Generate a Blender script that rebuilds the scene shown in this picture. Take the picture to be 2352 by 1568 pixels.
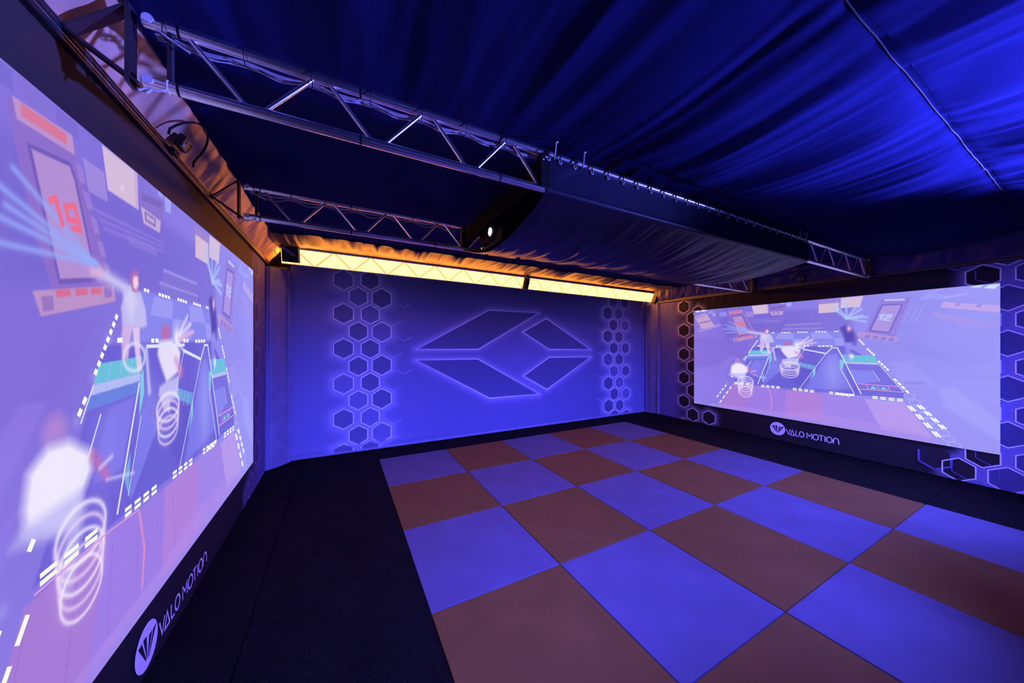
import bpy, bmesh, math, random
import numpy as np
from mathutils import Vector, Matrix

random.seed(7)
scene = bpy.context.scene
for o in list(bpy.data.objects):
    bpy.data.objects.remove(o)

# ------------------------------------------------------------------ camera
F_PX, YAW, CY = 751.76, 0.484064, 788.18
CAM = np.array([-0.5092, -5.1754, 1.7074])
cam_d = bpy.data.cameras.new('camera')
cam_d.sensor_width = 36.0
cam_d.lens = F_PX / 2352 * 36.0
cam_d.shift_y = (CY - 784) / 2352
cam_d.clip_start = 0.02
cam = bpy.data.objects.new('camera', cam_d)
scene.collection.objects.link(cam)
cam.location = CAM
cam.rotation_euler = (math.pi / 2, 0, -YAW)
scene.camera = cam

# ------------------------------------------------------------------ world, exposure
w = bpy.data.worlds.new('world'); scene.world = w; w.use_nodes = True
w.node_tree.nodes['Background'].inputs[0].default_value = (0.01, 0.01, 0.04, 1)
w.node_tree.nodes['Background'].inputs[1].default_value = 0.2
scene.view_settings.view_transform = 'Standard'
scene.view_settings.look = 'None'
scene.view_settings.exposure = 0.0
scene.view_settings.gamma = 1.0
scene.view_settings.use_curve_mapping = False

# lamp colours and strengths (the emitting surfaces themselves are built with their fixtures)
WARM = (20.0, 5.4, 0.55)          # back light bar diffuser
BLUE = (0.115, 0.11, 1.0)          # added blue lamps behind the camera, unseen
ADDED_LAMP_W = 2100.0; WASH_W = 650.0; GRAZE_W = 9000.0; WASH = (0.13, 0.15, 1.0)
SCREEN_S = 1.0

# room planes
XL, XR, YB, YF = -1.41, 6.29, 0.5, -5.95
TY = 1.035                          # tile pitch in y

# ------------------------------------------------------------------ pixel helpers
_fw = np.array([math.sin(YAW), math.cos(YAW), 0]); _rt = np.array([math.cos(YAW), -math.sin(YAW), 0])
def ray(u, v):
    return _fw + _rt * (u - 1176) / F_PX + np.array([0, 0, 1.0]) * (CY - v) / F_PX
def ony(u, v, y):
    d = ray(u, v); return CAM + d * (y - CAM[1]) / d[1]
def onx(u, v, x):
    d = ray(u, v); return CAM + d * (x - CAM[0]) / d[0]

# ------------------------------------------------------------------ tags
def tag(o, label, cat, group=None):
    o['label'] = label; o['category'] = cat
    if group: o['group'] = group
    return o
def struct(o, label=None):
    o['kind'] = 'structure'
    if label: o['label'] = label
    return o
def link(o, parent=None):
    scene.collection.objects.link(o)
    if parent is not None: o.parent = parent
    return o
def empty(name, loc=(0, 0, 0)):
    o = bpy.data.objects.new(name, None); o.location = loc; o.empty_display_size = 0.05
    return link(o)
def local_to(o, parent):
    """parent keeping the object's mesh in world coordinates"""
    o.parent = parent
    o.matrix_parent_inverse = Matrix.Translation(parent.location).inverted() if parent.type == 'EMPTY' else parent.matrix_basis.inverted()
    return o

# ------------------------------------------------------------------ materials
def newmat(name):
    m = bpy.data.materials.new(name); m.use_nodes = True
    nt = m.node_tree; b = nt.nodes['Principled BSDF']
    return m, nt, b
def mat(name, col, rough=0.6, metal=0.0, spec=0.5, var=0.15, nscale=20.0, bump=0.0, bscale=150.0, sheen=0.0, sheencol=None, speck=None):
    m, nt, b = newmat(name)
    tc = nt.nodes.new('ShaderNodeTexCoord')
    n = nt.nodes.new('ShaderNodeTexNoise'); n.inputs['Scale'].default_value = nscale; n.inputs['Detail'].default_value = 4
    nt.links.new(tc.outputs['Object'], n.inputs['Vector'])
    r = nt.nodes.new('ShaderNodeValToRGB')
    r.color_ramp.elements[0].position = 0.3; r.color_ramp.elements[1].position = 0.7
    r.color_ramp.elements[0].color = [c * (1 - var) for c in col] + [1]
    r.color_ramp.elements[1].color = [min(1, c * (1 + var)) for c in col] + [1]
    nt.links.new(n.outputs['Fac'], r.inputs['Fac'])
    out = r.outputs['Color']
    if speck:                                    # tiny light grains in the rubber
        v = nt.nodes.new('ShaderNodeTexNoise'); v.inputs['Scale'].default_value = speck[0]; v.inputs['Detail'].default_value = 2
        nt.links.new(tc.outputs['Object'], v.inputs['Vector'])
        r2 = nt.nodes.new('ShaderNodeValToRGB'); r2.color_ramp.elements[0].position = speck[1]; r2.color_ramp.elements[1].position = speck[1] + 0.04
        nt.links.new(v.outputs['Fac'], r2.inputs['Fac'])
        mx = nt.nodes.new('ShaderNodeMixRGB'); mx.inputs[2].default_value = (*speck[2], 1)
        nt.links.new(r2.outputs['Color'], mx.inputs[0]); nt.links.new(out, mx.inputs[1]); out = mx.outputs[0]
    nt.links.new(out, b.inputs['Base Color'])
    b.inputs['Roughness'].default_value = rough; b.inputs['Metallic'].default_value = metal
    b.inputs['Specular IOR Level'].default_value = spec
    if sheen:
        b.inputs['Sheen Weight'].default_value = sheen; b.inputs['Sheen Roughness'].default_value = 0.4
        if sheencol: b.inputs['Sheen Tint'].default_value = (*sheencol, 1)
    if bump:
        bn = nt.nodes.new('ShaderNodeTexNoise'); bn.inputs['Scale'].default_value = bscale; bn.inputs['Detail'].default_value = 3
        nt.links.new(tc.outputs['Object'], bn.inputs['Vector'])
        bp = nt.nodes.new('ShaderNodeBump'); bp.inputs['Strength'].default_value = bump; bp.inputs['Distance'].default_value = 0.004
        nt.links.new(bn.outputs['Fac'], bp.inputs['Height']); nt.links.new(bp.outputs['Normal'], b.inputs['Normal'])
    return m
def emat(name, col, s=1.0):
    m = bpy.data.materials.new(name); m.use_nodes = True; nt = m.node_tree
    nt.nodes.remove(nt.nodes['Principled BSDF'])
    e = nt.nodes.new('ShaderNodeEmission'); e.inputs[0].default_value = (*col, 1); e.inputs[1].default_value = s
    nt.links.new(e.outputs[0], nt.nodes['Material Output'].inputs[0])
    return m
def attr_mat(name, emit=False, strength=1.0, rough=0.75, spec=0.3):
    """colour comes from the printed picture stored in the mesh"""
    m, nt, b = newmat(name)
    a = nt.nodes.new('ShaderNodeAttribute'); a.attribute_name = 'print'
    if emit:
        nt.nodes.remove(b)
        e = nt.nodes.new('ShaderNodeEmission'); e.inputs[1].default_value = strength
        nt.links.new(a.outputs['Color'], e.inputs[0]); nt.links.new(e.outputs[0], nt.nodes['Material Output'].inputs[0])
    else:
        tc = nt.nodes.new('ShaderNodeTexCoord')
        n = nt.nodes.new('ShaderNodeTexNoise'); n.inputs['Scale'].default_value = 260; n.inputs['Detail'].default_value = 2
        nt.links.new(tc.outputs['Object'], n.inputs['Vector'])
        mr = nt.nodes.new('ShaderNodeMapRange'); mr.inputs[3].default_value = 0.8; mr.inputs[4].default_value = 1.2
        nt.links.new(n.outputs['Fac'], mr.inputs[0])
        mx = nt.nodes.new('ShaderNodeMixRGB'); mx.blend_type = 'MULTIPLY'; mx.inputs[0].default_value = 1
        nt.links.new(a.outputs['Color'], mx.inputs[1]); nt.links.new(mr.outputs[0], mx.inputs[2])
        nt.links.new(mx.outputs[0], b.inputs['Base Color'])
        b.inputs['Roughness'].default_value = rough; b.inputs['Specular IOR Level'].default_value = spec
        bp = nt.nodes.new('ShaderNodeBump'); bp.inputs['Strength'].default_value = 0.08; bp.inputs['Distance'].default_value = 0.003
        nt.links.new(n.outputs['Fac'], bp.inputs['Height']); nt.links.new(bp.outputs['Normal'], b.inputs['Normal'])
    return m

M = {}
M['tile_blue'] = mat('rubber_blue', (0.075, 0.072, 0.135), 0.75, spec=0.3, var=0.12, nscale=3, bump=0.35, bscale=260, speck=(420, 0.66, (0.13, 0.13, 0.21)))
M['tile_brown'] = mat('rubber_brown', (0.125, 0.058, 0.012), 0.75, spec=0.2, var=0.12, nscale=3, bump=0.35, bscale=260, speck=(420, 0.66, (0.2, 0.1, 0.03)))
M['rubber_black'] = mat('rubber_black', (0.003, 0.003, 0.0035), 0.85, spec=0.06, var=0.3, nscale=4, bump=0.4, bscale=240, speck=(230, 0.69, (0.2, 0.2, 0.22)))
M['subfloor'] = mat('subfloor', (0.004, 0.004, 0.004), 0.9, spec=0.1)
M['ceil'] = mat('ceiling_fabric', (0.014, 0.015, 0.085), 0.5, spec=0.0, var=0.15, nscale=2, bump=0.12, bscale=700)
M['valance'] = mat('warm_tinted_valance', (0.62, 0.41, 0.27), 0.5, spec=0.35, var=0.2, nscale=6, bump=0.15, bscale=500)  # brown tint stands in for the bar's orange light on dark cloth
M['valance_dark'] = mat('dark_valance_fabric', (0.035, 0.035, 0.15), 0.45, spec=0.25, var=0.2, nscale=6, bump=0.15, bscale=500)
M['strip'] = mat('strip_fabric', (0.075, 0.06, 0.055), 0.5, spec=0.3, var=0.2, nscale=6, bump=0.15, bscale=500)
M['sling'] = mat('sling_fabric', (0.016, 0.014, 0.044), 0.42, spec=0.22, var=0.15, nscale=3, bump=0.12, bscale=700)
M['black_cloth'] = mat('black_cloth', (0.006, 0.006, 0.008), 0.8, spec=0.2, var=0.2, nscale=5, bump=0.2, bscale=500)
M['alu'] = mat('aluminium', (0.88, 0.85, 0.9), 0.30, metal=1.0, var=0.08, nscale=30)
M['plug'] = mat('pale_plug', (0.7, 0.66, 0.74), 0.4, var=0.05)
M['steel_dark'] = mat('dark_steel', (0.05, 0.045, 0.06), 0.4, metal=0.6, var=0.2)
M['black_plastic'] = mat('black_plastic', (0.007, 0.007, 0.010), 0.45, spec=0.25, var=0.2)
M['black_matte'] = mat('black_matte', (0.003, 0.003, 0.004), 0.85, spec=0.05)
M['white_plastic'] = mat('white_plastic', (0.75, 0.72, 0.8), 0.4, var=0.05)
M['cable'] = mat('cable_grey', (0.45, 0.42, 0.5), 0.4, var=0.1)
M['rail'] = mat('rail_black', (0.02, 0.02, 0.024), 0.35, var=0.2)
M['rail_edge'] = mat('rail_edge', (0.3, 0.28, 0.34), 0.35, metal=0.7, var=0.2)
M['ink_white'] = mat('white_ink', (0.86, 0.85, 0.88), 0.6, var=0.04)
M['ink_line'] = mat('pale_line_ink', (0.95, 0.93, 0.98), 0.6, var=0.08)
M['ink_faint'] = mat('faint_line_ink', (0.34, 0.32, 0.60), 0.7, var=0.1)
M['ink_dim'] = mat('dim_line_ink', (0.10, 0.10, 0.28), 0.7, var=0.1)
M['ink_black'] = mat('black_ink', (0.006, 0.006, 0.008), 0.7, var=0.1)
M['curtain'] = mat('corner_fabric', (0.18, 0.18, 0.36), 0.6, spec=0.35, var=0.15, nscale=6, bump=0.2, bscale=300)
M['piping'] = mat('piping', (0.3, 0.29, 0.6), 0.5, var=0.1)
M['warm_glow'] = emat('warm_diffuser', WARM, 1.0)
M['warm_brace_shadow'] = emat('diffuser_brace_shadow', (0.86, 0.38, 0.13), 1.0)  # dimmer glow that paints the inner truss's shadow
M['seam'] = mat('seam_thread', (0.035, 0.02, 0.03), 0.7, spec=0.1)
M['added_lamp_lens'] = emat('added_lamp_lens', BLUE, 6.0)
M['bar_frame'] = mat('bar_frame', (0.55, 0.52, 0.7), 0.4, var=0.05)
M['print'] = attr_mat('printed_fabric')
M['picture'] = attr_mat('projected_picture', emit=True, strength=SCREEN_S)
M['pic_white'] = emat('picture_white', (0.93, 0.95, 0.84), SCREEN_S)
M['pic_line'] = emat('picture_line', (0.72, 0.76, 0.96), SCREEN_S)
M['pic_soft'] = emat('picture_soft_line', (0.42, 0.46, 0.95), SCREEN_S)
M['pic_red'] = emat('picture_red', (0.82, 0.16, 0.3), SCREEN_S)
M['pic_digit'] = emat('picture_pale_digit', (0.5, 0.55, 0.98), SCREEN_S)
M['pic_teal'] = emat('picture_teal', (0.2, 0.62, 0.72), SCREEN_S)
M['pic_pink'] = emat('picture_pink', (0.72, 0.33, 0.72), SCREEN_S)
M['lens'] = emat('lit_lens', (1.0, 0.95, 0.85), 3.0)
M['led'] = emat('indicator', (0.5, 0.8, 0.2), 1.2)
M['lens_glass'] = mat('lens_glass', (0.05, 0.05, 0.08), 0.05, spec=0.8)
M['brass'] = mat('brass', (0.7, 0.45, 0.15), 0.35, metal=1.0)
M['label'] = mat('paper_label', (0.7, 0.7, 0.72), 0.6)

# ------------------------------------------------------------------ mesh builder
class MB:
    def __init__(s): s.v = []; s.f = []
    def add(s, vs, fs):
        b = len(s.v); s.v += [tuple(map(float, p)) for p in vs]; s.f += [tuple(b + i for i in f) for f in fs]; return s
    def box(s, lo, hi):
        x0, y0, z0 = lo; x1, y1, z1 = hi
        return s.add([(x0, y0, z0), (x1, y0, z0), (x1, y1, z0), (x0, y1, z0), (x0, y0, z1), (x1, y0, z1), (x1, y1, z1), (x0, y1, z1)],
                     [(3, 2, 1, 0), (4, 5, 6, 7), (0, 1, 5, 4), (1, 2, 6, 5), (2, 3, 7, 6), (3, 0, 4, 7)])
    def cbox(s, c, h, R=None):                      # centred box, half sizes, rotation matrix columns
        R = np.eye(3) if R is None else np.array(R); vs = []
        for sz in (-1, 1):
            for sx, sy in ((-1, -1), (1, -1), (1, 1), (-1, 1)):
                vs.append(np.array(c) + R @ (np.array([sx, sy, sz]) * np.array(h)))
        return s.add(vs, [(3, 2, 1, 0), (4, 5, 6, 7), (0, 1, 5, 4), (1, 2, 6, 5), (2, 3, 7, 6), (3, 0, 4, 7)])
    def bar(s, a, b, w, t, up=(0, 0, 1)):           # rectangular bar from a to b
        a = np.array(a, float); b = np.array(b, float); d = b - a; L = np.linalg.norm(d); d /= L
        u = np.array(up, float); x = np.cross(u, d)
        if np.linalg.norm(x) < 1e-4: x = np.cross((1, 0, 0), d)
        x /= np.linalg.norm(x); z = np.cross(d, x)
        return s.cbox((a + b) / 2, (w / 2, L / 2, t / 2), np.stack([x, d, z], 1))
    def tube(s, path, r, seg=10, closed=False, cap=True):
        P = [np.array(p, float) for p in path]; n = len(P); rings = []
        rr = r if hasattr(r, '__len__') else [r] * n
        prev = None
        for i in range(n):
            a = P[(i - 1) % n] if (closed or i > 0) else P[i]; b = P[(i + 1) % n] if (closed or i < n - 1) else P[i]
            t = b - a; t = t / (np.linalg.norm(t) + 1e-12)
            if prev is None:
                u = np.cross(t, (0, 0, 1.0))
                if np.linalg.norm(u) < 1e-3: u = np.cross(t, (1.0, 0, 0))
            else: u = prev - t * np.dot(prev, t)
            u /= np.linalg.norm(u); prev = u; v = np.cross(t, u)
            rings.append([P[i] + rr[i] * (math.cos(2 * math.pi * k / seg) * u + math.sin(2 * math.pi * k / seg) * v) for k in range(seg)])
        vs = [p for rg in rings for p in rg]; fs = []
        for i in range(n if closed else n - 1):
            j = (i + 1) % n
            for k in range(seg):
                k2 = (k + 1) % seg; fs.append((i * seg + k, i * seg + k2, j * seg + k2, j * seg + k))
        if cap and not closed:
            fs.append(tuple(range(seg - 1, -1, -1))); fs.append(tuple((n - 1) * seg + k for k in range(seg)))
        return s.add(vs, fs)
    def prism(s, poly, axis_off):                   # poly of 3D points, extruded by a vector
        n = len(poly); o = np.array(axis_off, float); P = [np.array(p, float) for p in poly]
        return s.add(P + [p + o for p in P], [tuple(range(n - 1, -1, -1)), tuple(range(n, 2 * n))] + [(i, (i + 1) % n, n + (i + 1) % n, n + i) for i in range(n)])
    def mesh(s, name, smooth=False):
        me = bpy.data.meshes.new(name); me.from_pydata(s.v, [], s.f); me.update()
        if smooth: me.shade_smooth()
        return me
    def build(s, name, m, parent=None, smooth=False, bevel=0.0, world=True):
        me = s.mesh(name, smooth); me.materials.append(m)
        bm = bmesh.new(); bm.from_mesh(me); bmesh.ops.recalc_face_normals(bm, faces=bm.faces[:]); bm.to_mesh(me); bm.free()
        o = bpy.data.objects.new(name, me); scene.collection.objects.link(o)
        if smooth and hasattr(me, 'set_sharp_from_angle'): me.set_sharp_from_angle(angle=math.radians(40))
        if bevel:
            b = o.modifiers.new('bevel', 'BEVEL'); b.width = bevel; b.segments = 2; b.limit_method = 'ANGLE'
        if parent is not None:
            if world: local_to(o, parent)
            else: o.parent = parent
        return o

def grid(name, X, Y, Z, m, parent=None, colors=None, smooth=True):
    """X,Y,Z arrays (n,m) -> sheet"""
    n, k = X.shape
    v = np.stack([X, Y, Z], -1).reshape(-1, 3).astype(np.float32)
    idx = np.arange(n * k).reshape(n, k)
    q = np.stack([idx[:-1, :-1], idx[1:, :-1], idx[1:, 1:], idx[:-1, 1:]], -1).reshape(-1, 4).astype(np.int32)
    me = bpy.data.meshes.new(name)
    me.vertices.add(len(v)); me.vertices.foreach_set('co', v.ravel())
    me.loops.add(q.size); me.loops.foreach_set('vertex_index', q.ravel())
    me.polygons.add(len(q)); me.polygons.foreach_set('loop_start', np.arange(0, q.size, 4, dtype=np.int32))
    me.update(calc_edges=True)
    if smooth: me.shade_smooth()
    if colors is not None:
        a = me.color_attributes.new('print', 'FLOAT_COLOR', 'POINT')
        c = np.ones((n * k, 4), np.float32); c[:, :3] = colors.reshape(-1, 3); a.data.foreach_set('color', c.ravel())
    me.materials.append(m)
    o = bpy.data.objects.new(name, me); scene.collection.objects.link(o)
    if parent is not None: local_to(o, parent)
    return o

def vnoise(x, y, seed=0):
    """smooth value noise on arrays, range -1..1"""
    rs = np.random.RandomState(seed); T = rs.uniform(-1, 1, (257, 257))
    xi = np.floor(x).astype(int); yi = np.floor(y).astype(int); fx = x - xi; fy = y - yi
    fx = fx * fx * (3 - 2 * fx); fy = fy * fy * (3 - 2 * fy)
    g = lambda a, b: T[a % 256, b % 256]
    return (g(xi, yi) * (1 - fx) + g(xi + 1, yi) * fx) * (1 - fy) + (g(xi, yi + 1) * (1 - fx) + g(xi + 1, yi + 1) * fx) * fy
def sstep(a, b, x):
    t = np.clip((x - a) / (b - a), 0, 1); return t * t * (3 - 2 * t)

# ================================================================== FLOOR
floor = struct(MB().box((XL - .1, YF - .1, -0.10), (XR + .1, YB + .1, -0.03)).build('floor', M['subfloor']), 'black rubber sports floor with a blue and brown checkerboard of mats')
def tile_mesh(name, sx, sy, m):
    g = 0.003; mb = MB()
    z0, z1, c = -0.03, 0.0, 0.004
    def ring(i, z): return [(i, i, z), (sx - i, i, z), (sx - i, sy - i, z), (i, sy - i, z)]
    vs = ring(g, z0) + ring(g, z1 - c) + ring(g + c, z1)
    fs = [(8, 9, 10, 11)]
    for b in (0, 4):
        for k in range(4): fs.append((b + k, b + (k + 1) % 4, b + 4 + (k + 1) % 4, b + 4 + k))
    mb.add(vs, fs); me = mb.mesh(name); me.materials.append(m); return me
cache = {}
def put_tile(name, x0, y0, x1, y1, m, dz=0.0):
    key = (name, round(x1 - x0, 3), round(y1 - y0, 3), m.name)
    if key not in cache: cache[key] = tile_mesh(name, x1 - x0, y1 - y0, m)
    o = bpy.data.objects.new(name, cache[key]); link(o); o.location = (x0, y0, dz); o.parent = floor
    return o
for j in range(5):
    for i in range(5):
        put_tile('floor_tile', i, -(j + 1) * TY, i + 1, -j * TY, M['tile_blue'] if (i + j) % 2 == 0 else M['tile_brown'], random.uniform(0, 0.0015))
colsx = [(XL, -1.0), (-1.0, 0.0), (5.0, 6.0), (6.0, XR)]
rowsy = [(-(j + 1) * TY, -j * TY) for j in range(5)] + [(0.0, YB), (YF, -5 * TY)]
for x0, x1 in colsx:
    for y0, y1 in rowsy: put_tile('rubber_mat', x0, y0, x1, y1, M['rubber_black'], random.uniform(0, 0.001))
for i in range(5):
    for y0, y1 in rowsy[5:]: put_tile('rubber_mat', i, y0, i + 1, y1, M['rubber_black'], random.uniform(0, 0.001))

# ================================================================== WALL BACKING
ZT = 3.06
struct(MB().box((XL - .12, YF - .1, -0.03), (XL - .03, YB + .1, ZT)).build('wall_left', M['black_matte']))
struct(MB().box((XR + .03, YF - .1, -0.03), (XR + .12, YB + .1, ZT)).build('wall_right', M['black_matte']))
struct(MB().box((XL - .03, YB + .03, -0.03), (XR + .03, YB + .12, ZT)).build('wall_back', M['black_matte']))
struct(MB().box((XL - .03, YF - .12, -0.03), (XR + .03, YF - .03, ZT)).build('wall_front', M['black_cloth']))

# ------------------------------------------------------------------ print helpers (flat artwork on the banners)
def hexpts(cx, cz, R): return [(cx + R * math.sin(math.pi / 3 * k), cz + R * math.cos(math.pi / 3 * k)) for k in range(6)]
def seg_dist(S, T, a, b):
    ax, ay = a; bx, by = b; dx, dy = bx - ax, by - ay
    t = np.clip(((S - ax) * dx + (T - ay) * dy) / (dx * dx + dy * dy + 1e-12), 0, 1)
    return np.hypot(S - ax - t * dx, T - ay - t * dy)
def poly_in(S, T, poly):
    r = np.zeros(S.shape, bool); n = len(poly)
    for i in range(n):
        x0, y0 = poly[i]; x1, y1 = poly[(i + 1) % n]
        c = ((y0 > T) != (y1 > T)) & (S < (x1 - x0) * (T - y0) / (y1 - y0 + 1e-12) + x0); r ^= c
    return r
def poly_dist(S, T, poly):
    d = np.full(S.shape, 9.0); n = len(poly)
    for i in range(n): d = np.minimum(d, seg_dist(S, T, poly[i], poly[(i + 1) % n]))
    return d
class Flat:
    """flat shapes in a wall plane; mp maps (s,t,off) to 3D"""
    def __init__(s, mp): s.mp = mp; s.mb = MB(); s.pieces = []
    def poly(s, pts, off=0.0015, new=True):
        if new: s.pieces.append(MB())
        s.pieces[-1].add([s.mp(a, b, off) for a, b in pts], [tuple(range(len(pts)))]); return s
    def stroke(s, pts, w, off=0.0015, closed=False, lo=None, hi=None):
        n = len(pts); s.pieces.append(MB()); P = [np.array(p, float) for p in pts]
        if not closed and n > 2 and np.linalg.norm(P[0] - P[-1]) < 1e-6: closed = True; P = P[:-1]; n -= 1
        if lo is None or all(lo[0] <= p[0] <= hi[0] and lo[1] <= p[1] <= hi[1] for p in P):
            L, R = [], []                          # one strip with mitred joints, no overlaps
            for i in range(n):
                a = P[i - 1] if (closed or i > 0) else None; b = P[(i + 1) % n] if (closed or i < n - 1) else None
                d0 = (P[i] - a) / (np.linalg.norm(P[i] - a) + 1e-9) if a is not None else None; d1 = (b - P[i]) / (np.linalg.norm(b - P[i]) + 1e-9) if b is not None else None
                if d0 is None: d0 = d1
                if d1 is None: d1 = d0
                n0 = np.array([-d0[1], d0[0]]); n1 = np.array([-d1[1], d1[0]]); mv = n0 + n1
                mv = mv / max(np.dot(mv, n0), .35) * w / 2
                L.append(P[i] + mv); R.append(P[i] - mv)
            for i in range(n if closed else n - 1):
                k = (i + 1) % n; s.poly([R[i], R[k], L[k], L[i]], off, False)
            return s
        for i in range(n if closed else n - 1):
            (a, b), ok = clip_t(P[i], P[(i + 1) % n], lo, hi)
            d = b - a; L = np.linalg.norm(d)
            if not ok or L < 1e-6: continue
            d /= L; nn = np.array([-d[1], d[0]]) * w / 2
            s.poly([a - nn, b - nn, b + nn, a + nn], off, False)
        return s
    def build(s, name, m, parent):
        for me in s.meshes(name, m):
            o = bpy.data.objects.new(name, me); link(o); local_to(o, parent)
    def meshes(s, name, m):
        out = []
        for p in s.pieces:
            if not p.v: continue
            me = p.mesh(name); me.materials.append(m); out.append(me)
        return out
def clip_t(a, b, lo, hi):
    t0, t1 = 0.0, 1.0; d = b - a
    for q0, q1 in ((lo[0] - a[0], hi[0] - a[0]), (lo[1] - a[1], hi[1] - a[1])):
        k = 0 if (q0, q1) == (lo[0] - a[0], hi[0] - a[0]) else 1
        if abs(d[k]) < 1e-9:
            if q0 > 0 or q1 < 0: return (a, b), False
            continue
        u0, u1 = sorted((q0 / d[k], q1 / d[k])); t0 = max(t0, u0); t1 = min(t1, u1)
    if t0 >= t1: return (a, b), False
    return (a + d * t0, a + d * t1), True

# ================================================================== BACK BANNER
BT = 2.83
bx0, bx1 = -1.14, 6.19
c5 = lambda x, y: ony(640 + x * .3061, 600 + y * .3061, YB)[[0, 2]]
c7 = lambda x, y: ony(1350 + x * .2041, 660 + y * .2041, YB)[[0, 2]]
c6 = lambda x, y: tuple(ony(930 + x * .26786, 650 + y * .26786, YB)[[0, 2]])
hexA = []      # (cx, cz, R, side mask or None)
for x, ys, R in ((487, (142, 393, 655, 918, 1180, 1440), .157), (598, (268, 527, 785, 1040, 1300), .152), (687, (145, 400, 655, 907, 1165, 1415), .152), (773, (280, 530, 778, 1028, 1280), .163)):
    for y in ys:
        c = c5(x, y); hexA.append((c[0], c[1], R))
hexE = [(*c5(858, y), .160) for y in (407, 650, 897, 1145)]
hexF = [(*c5(940, y), .150) for y in (280, 530, 778, 1270)]
hexB = []
for x, ys, R in ((214, (290, 550, 810, 1075, 1330), .163), (279, (165, 425, 682, 940, 1195, 1440), .150), (338, (300, 557, 808, 1065, 1320), .147), (411, (175, 430, 682, 935, 1188, 1430), .143)):
    for k, y in enumerate(ys):
        c = c7(x + (y - 300) * .011, y); hexB.append((c[0], c[1], R))
hexG = [(*c7(140, y), .15) for y in (425, 690, 940, 1200)]
emb = [[c6(*p) for p in q] for q in (
    ((90, 568), (715, 232), (1145, 255), (625, 568)), ((1005, 420), (1207, 303), (1588, 570), (1230, 568)),
    ((85, 658), (620, 648), (1150, 950), (722, 985)), ((1010, 795), (1232, 635), (1590, 632), (1212, 910)))]
NAVY = np.array([0.10, 0.10, 0.27]); GLOW = np.array([0.55, 0.5, 0.86]); DARK = np.array([0.012, 0.012, 0.055])
nx, nz = 430, 170
S, T = np.meshgrid(np.linspace(bx0, bx1, nx), np.linspace(0.012, BT, nz), indexing='ij')
col = np.ones(S.shape + (3,)) * NAVY
def mixc(col, c, a): return col * (1 - a[..., None]) + c * a[..., None]
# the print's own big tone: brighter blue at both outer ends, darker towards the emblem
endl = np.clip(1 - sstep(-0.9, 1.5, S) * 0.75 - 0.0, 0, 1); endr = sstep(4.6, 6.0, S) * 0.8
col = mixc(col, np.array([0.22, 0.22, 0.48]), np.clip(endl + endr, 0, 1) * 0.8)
g = np.zeros(S.shape)
for cx, cz, R in hexA + hexB:
    d = poly_dist(S, T, hexpts(cx, cz, R)); ins = poly_in(S, T, hexpts(cx, cz, R))
    g = np.maximum(g, np.where(ins, 0.0, np.exp(-(d / 0.075) ** 1.6)))
base = col.copy(); col = mixc(col, GLOW, g * 0.55)
for k, (cx, cz, R) in enumerate(hexA + hexB):
    ins = poly_in(S, T, hexpts(cx, cz, R)); col[ins] = base[ins] * (.72 if k % 3 else 1.0)
g = np.zeros(S.shape); insall = np.zeros(S.shape, bool)
for q in emb:
    d = poly_dist(S, T, q); ins = poly_in(S, T, q); insall |= ins
    g = np.maximum(g, np.where(ins, np.exp(-(d / 0.012) ** 2), np.exp(-(d / 0.06) ** 1.3)))
col[insall] = base[insall] * 0.75
col = mixc(col, GLOW * np.array([1, .9, 1]), g * 0.6)
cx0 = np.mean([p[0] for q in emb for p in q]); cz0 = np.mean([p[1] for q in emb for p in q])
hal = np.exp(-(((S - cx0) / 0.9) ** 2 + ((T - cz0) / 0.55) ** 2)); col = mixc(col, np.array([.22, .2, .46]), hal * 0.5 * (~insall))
wob = 0.004 * vnoise(S * 2.3, T * 1.1, 3) + 0.003 * vnoise(S * 7, T * 2, 4) * np.exp(-T / 0.25) + 0.012 * np.exp(-((T - .12 - .03 * np.sin(S)) / .05) ** 2) * (1 - sstep(.0, 1.2, S))
banner_b = tag(empty('printed_banner', (2.5, YB, 0)), 'printed blue banner with honeycomb columns and four-piece glowing diamond emblem', 'banner')
grid('banner_cloth', S, YB - 0.02 - wob, T, M['print'], banner_b, col)
mpB = lambda s, t, off: (s, YB - 0.026 - off, t)
fl = Flat(mpB)
for cx, cz, R in hexA + hexB: fl.stroke(hexpts(cx, cz, R), 0.0125, 0.002, True, (bx0, 0.02), (bx1, BT - .01))
fl.build('printed_hexagon', M['ink_line'], banner_b)
fl = Flat(mpB)
for hs, keep in ((hexE, (2, 3, 4, 5)), (hexF, (2, 3)), (hexG, (1, 2, 3))):
    for cx, cz, R in hs:
        p = hexpts(cx, cz, R)
        for k in keep: fl.stroke([p[k], p[(k + 1) % 6]], 0.014, 0.0015, False, (bx0, 0.02), (bx1, BT - .01))
for cx, cz, R in hexA[6:]:
    p = hexpts(cx, cz, R + .032); k = random.randrange(6); fl.stroke([p[k], p[(k + 1) % 6]], 0.012, 0.0012, False, (bx0, 0.02), (bx1, BT - .01))
fl.build('faint_hexagon_line', M['ink_faint'], banner_b)
fl = Flat(mpB)
for q in emb: fl.stroke(q, 0.014, 0.002, True)
fl.build('emblem_outline', M['ink_line'], banner_b)
mb = MB(); mb.tube([(bx0, YB - .035, .028), (bx1, YB - .035, .028)], .012, 8); mb.build('bottom_hem', M['curtain'], banner_b, True)
mb = MB(); mb.box((bx0, YB - .034, .044), (bx1, YB - .026, .052)); mb.build('hem_stitching', M['piping'], banner_b)

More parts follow.
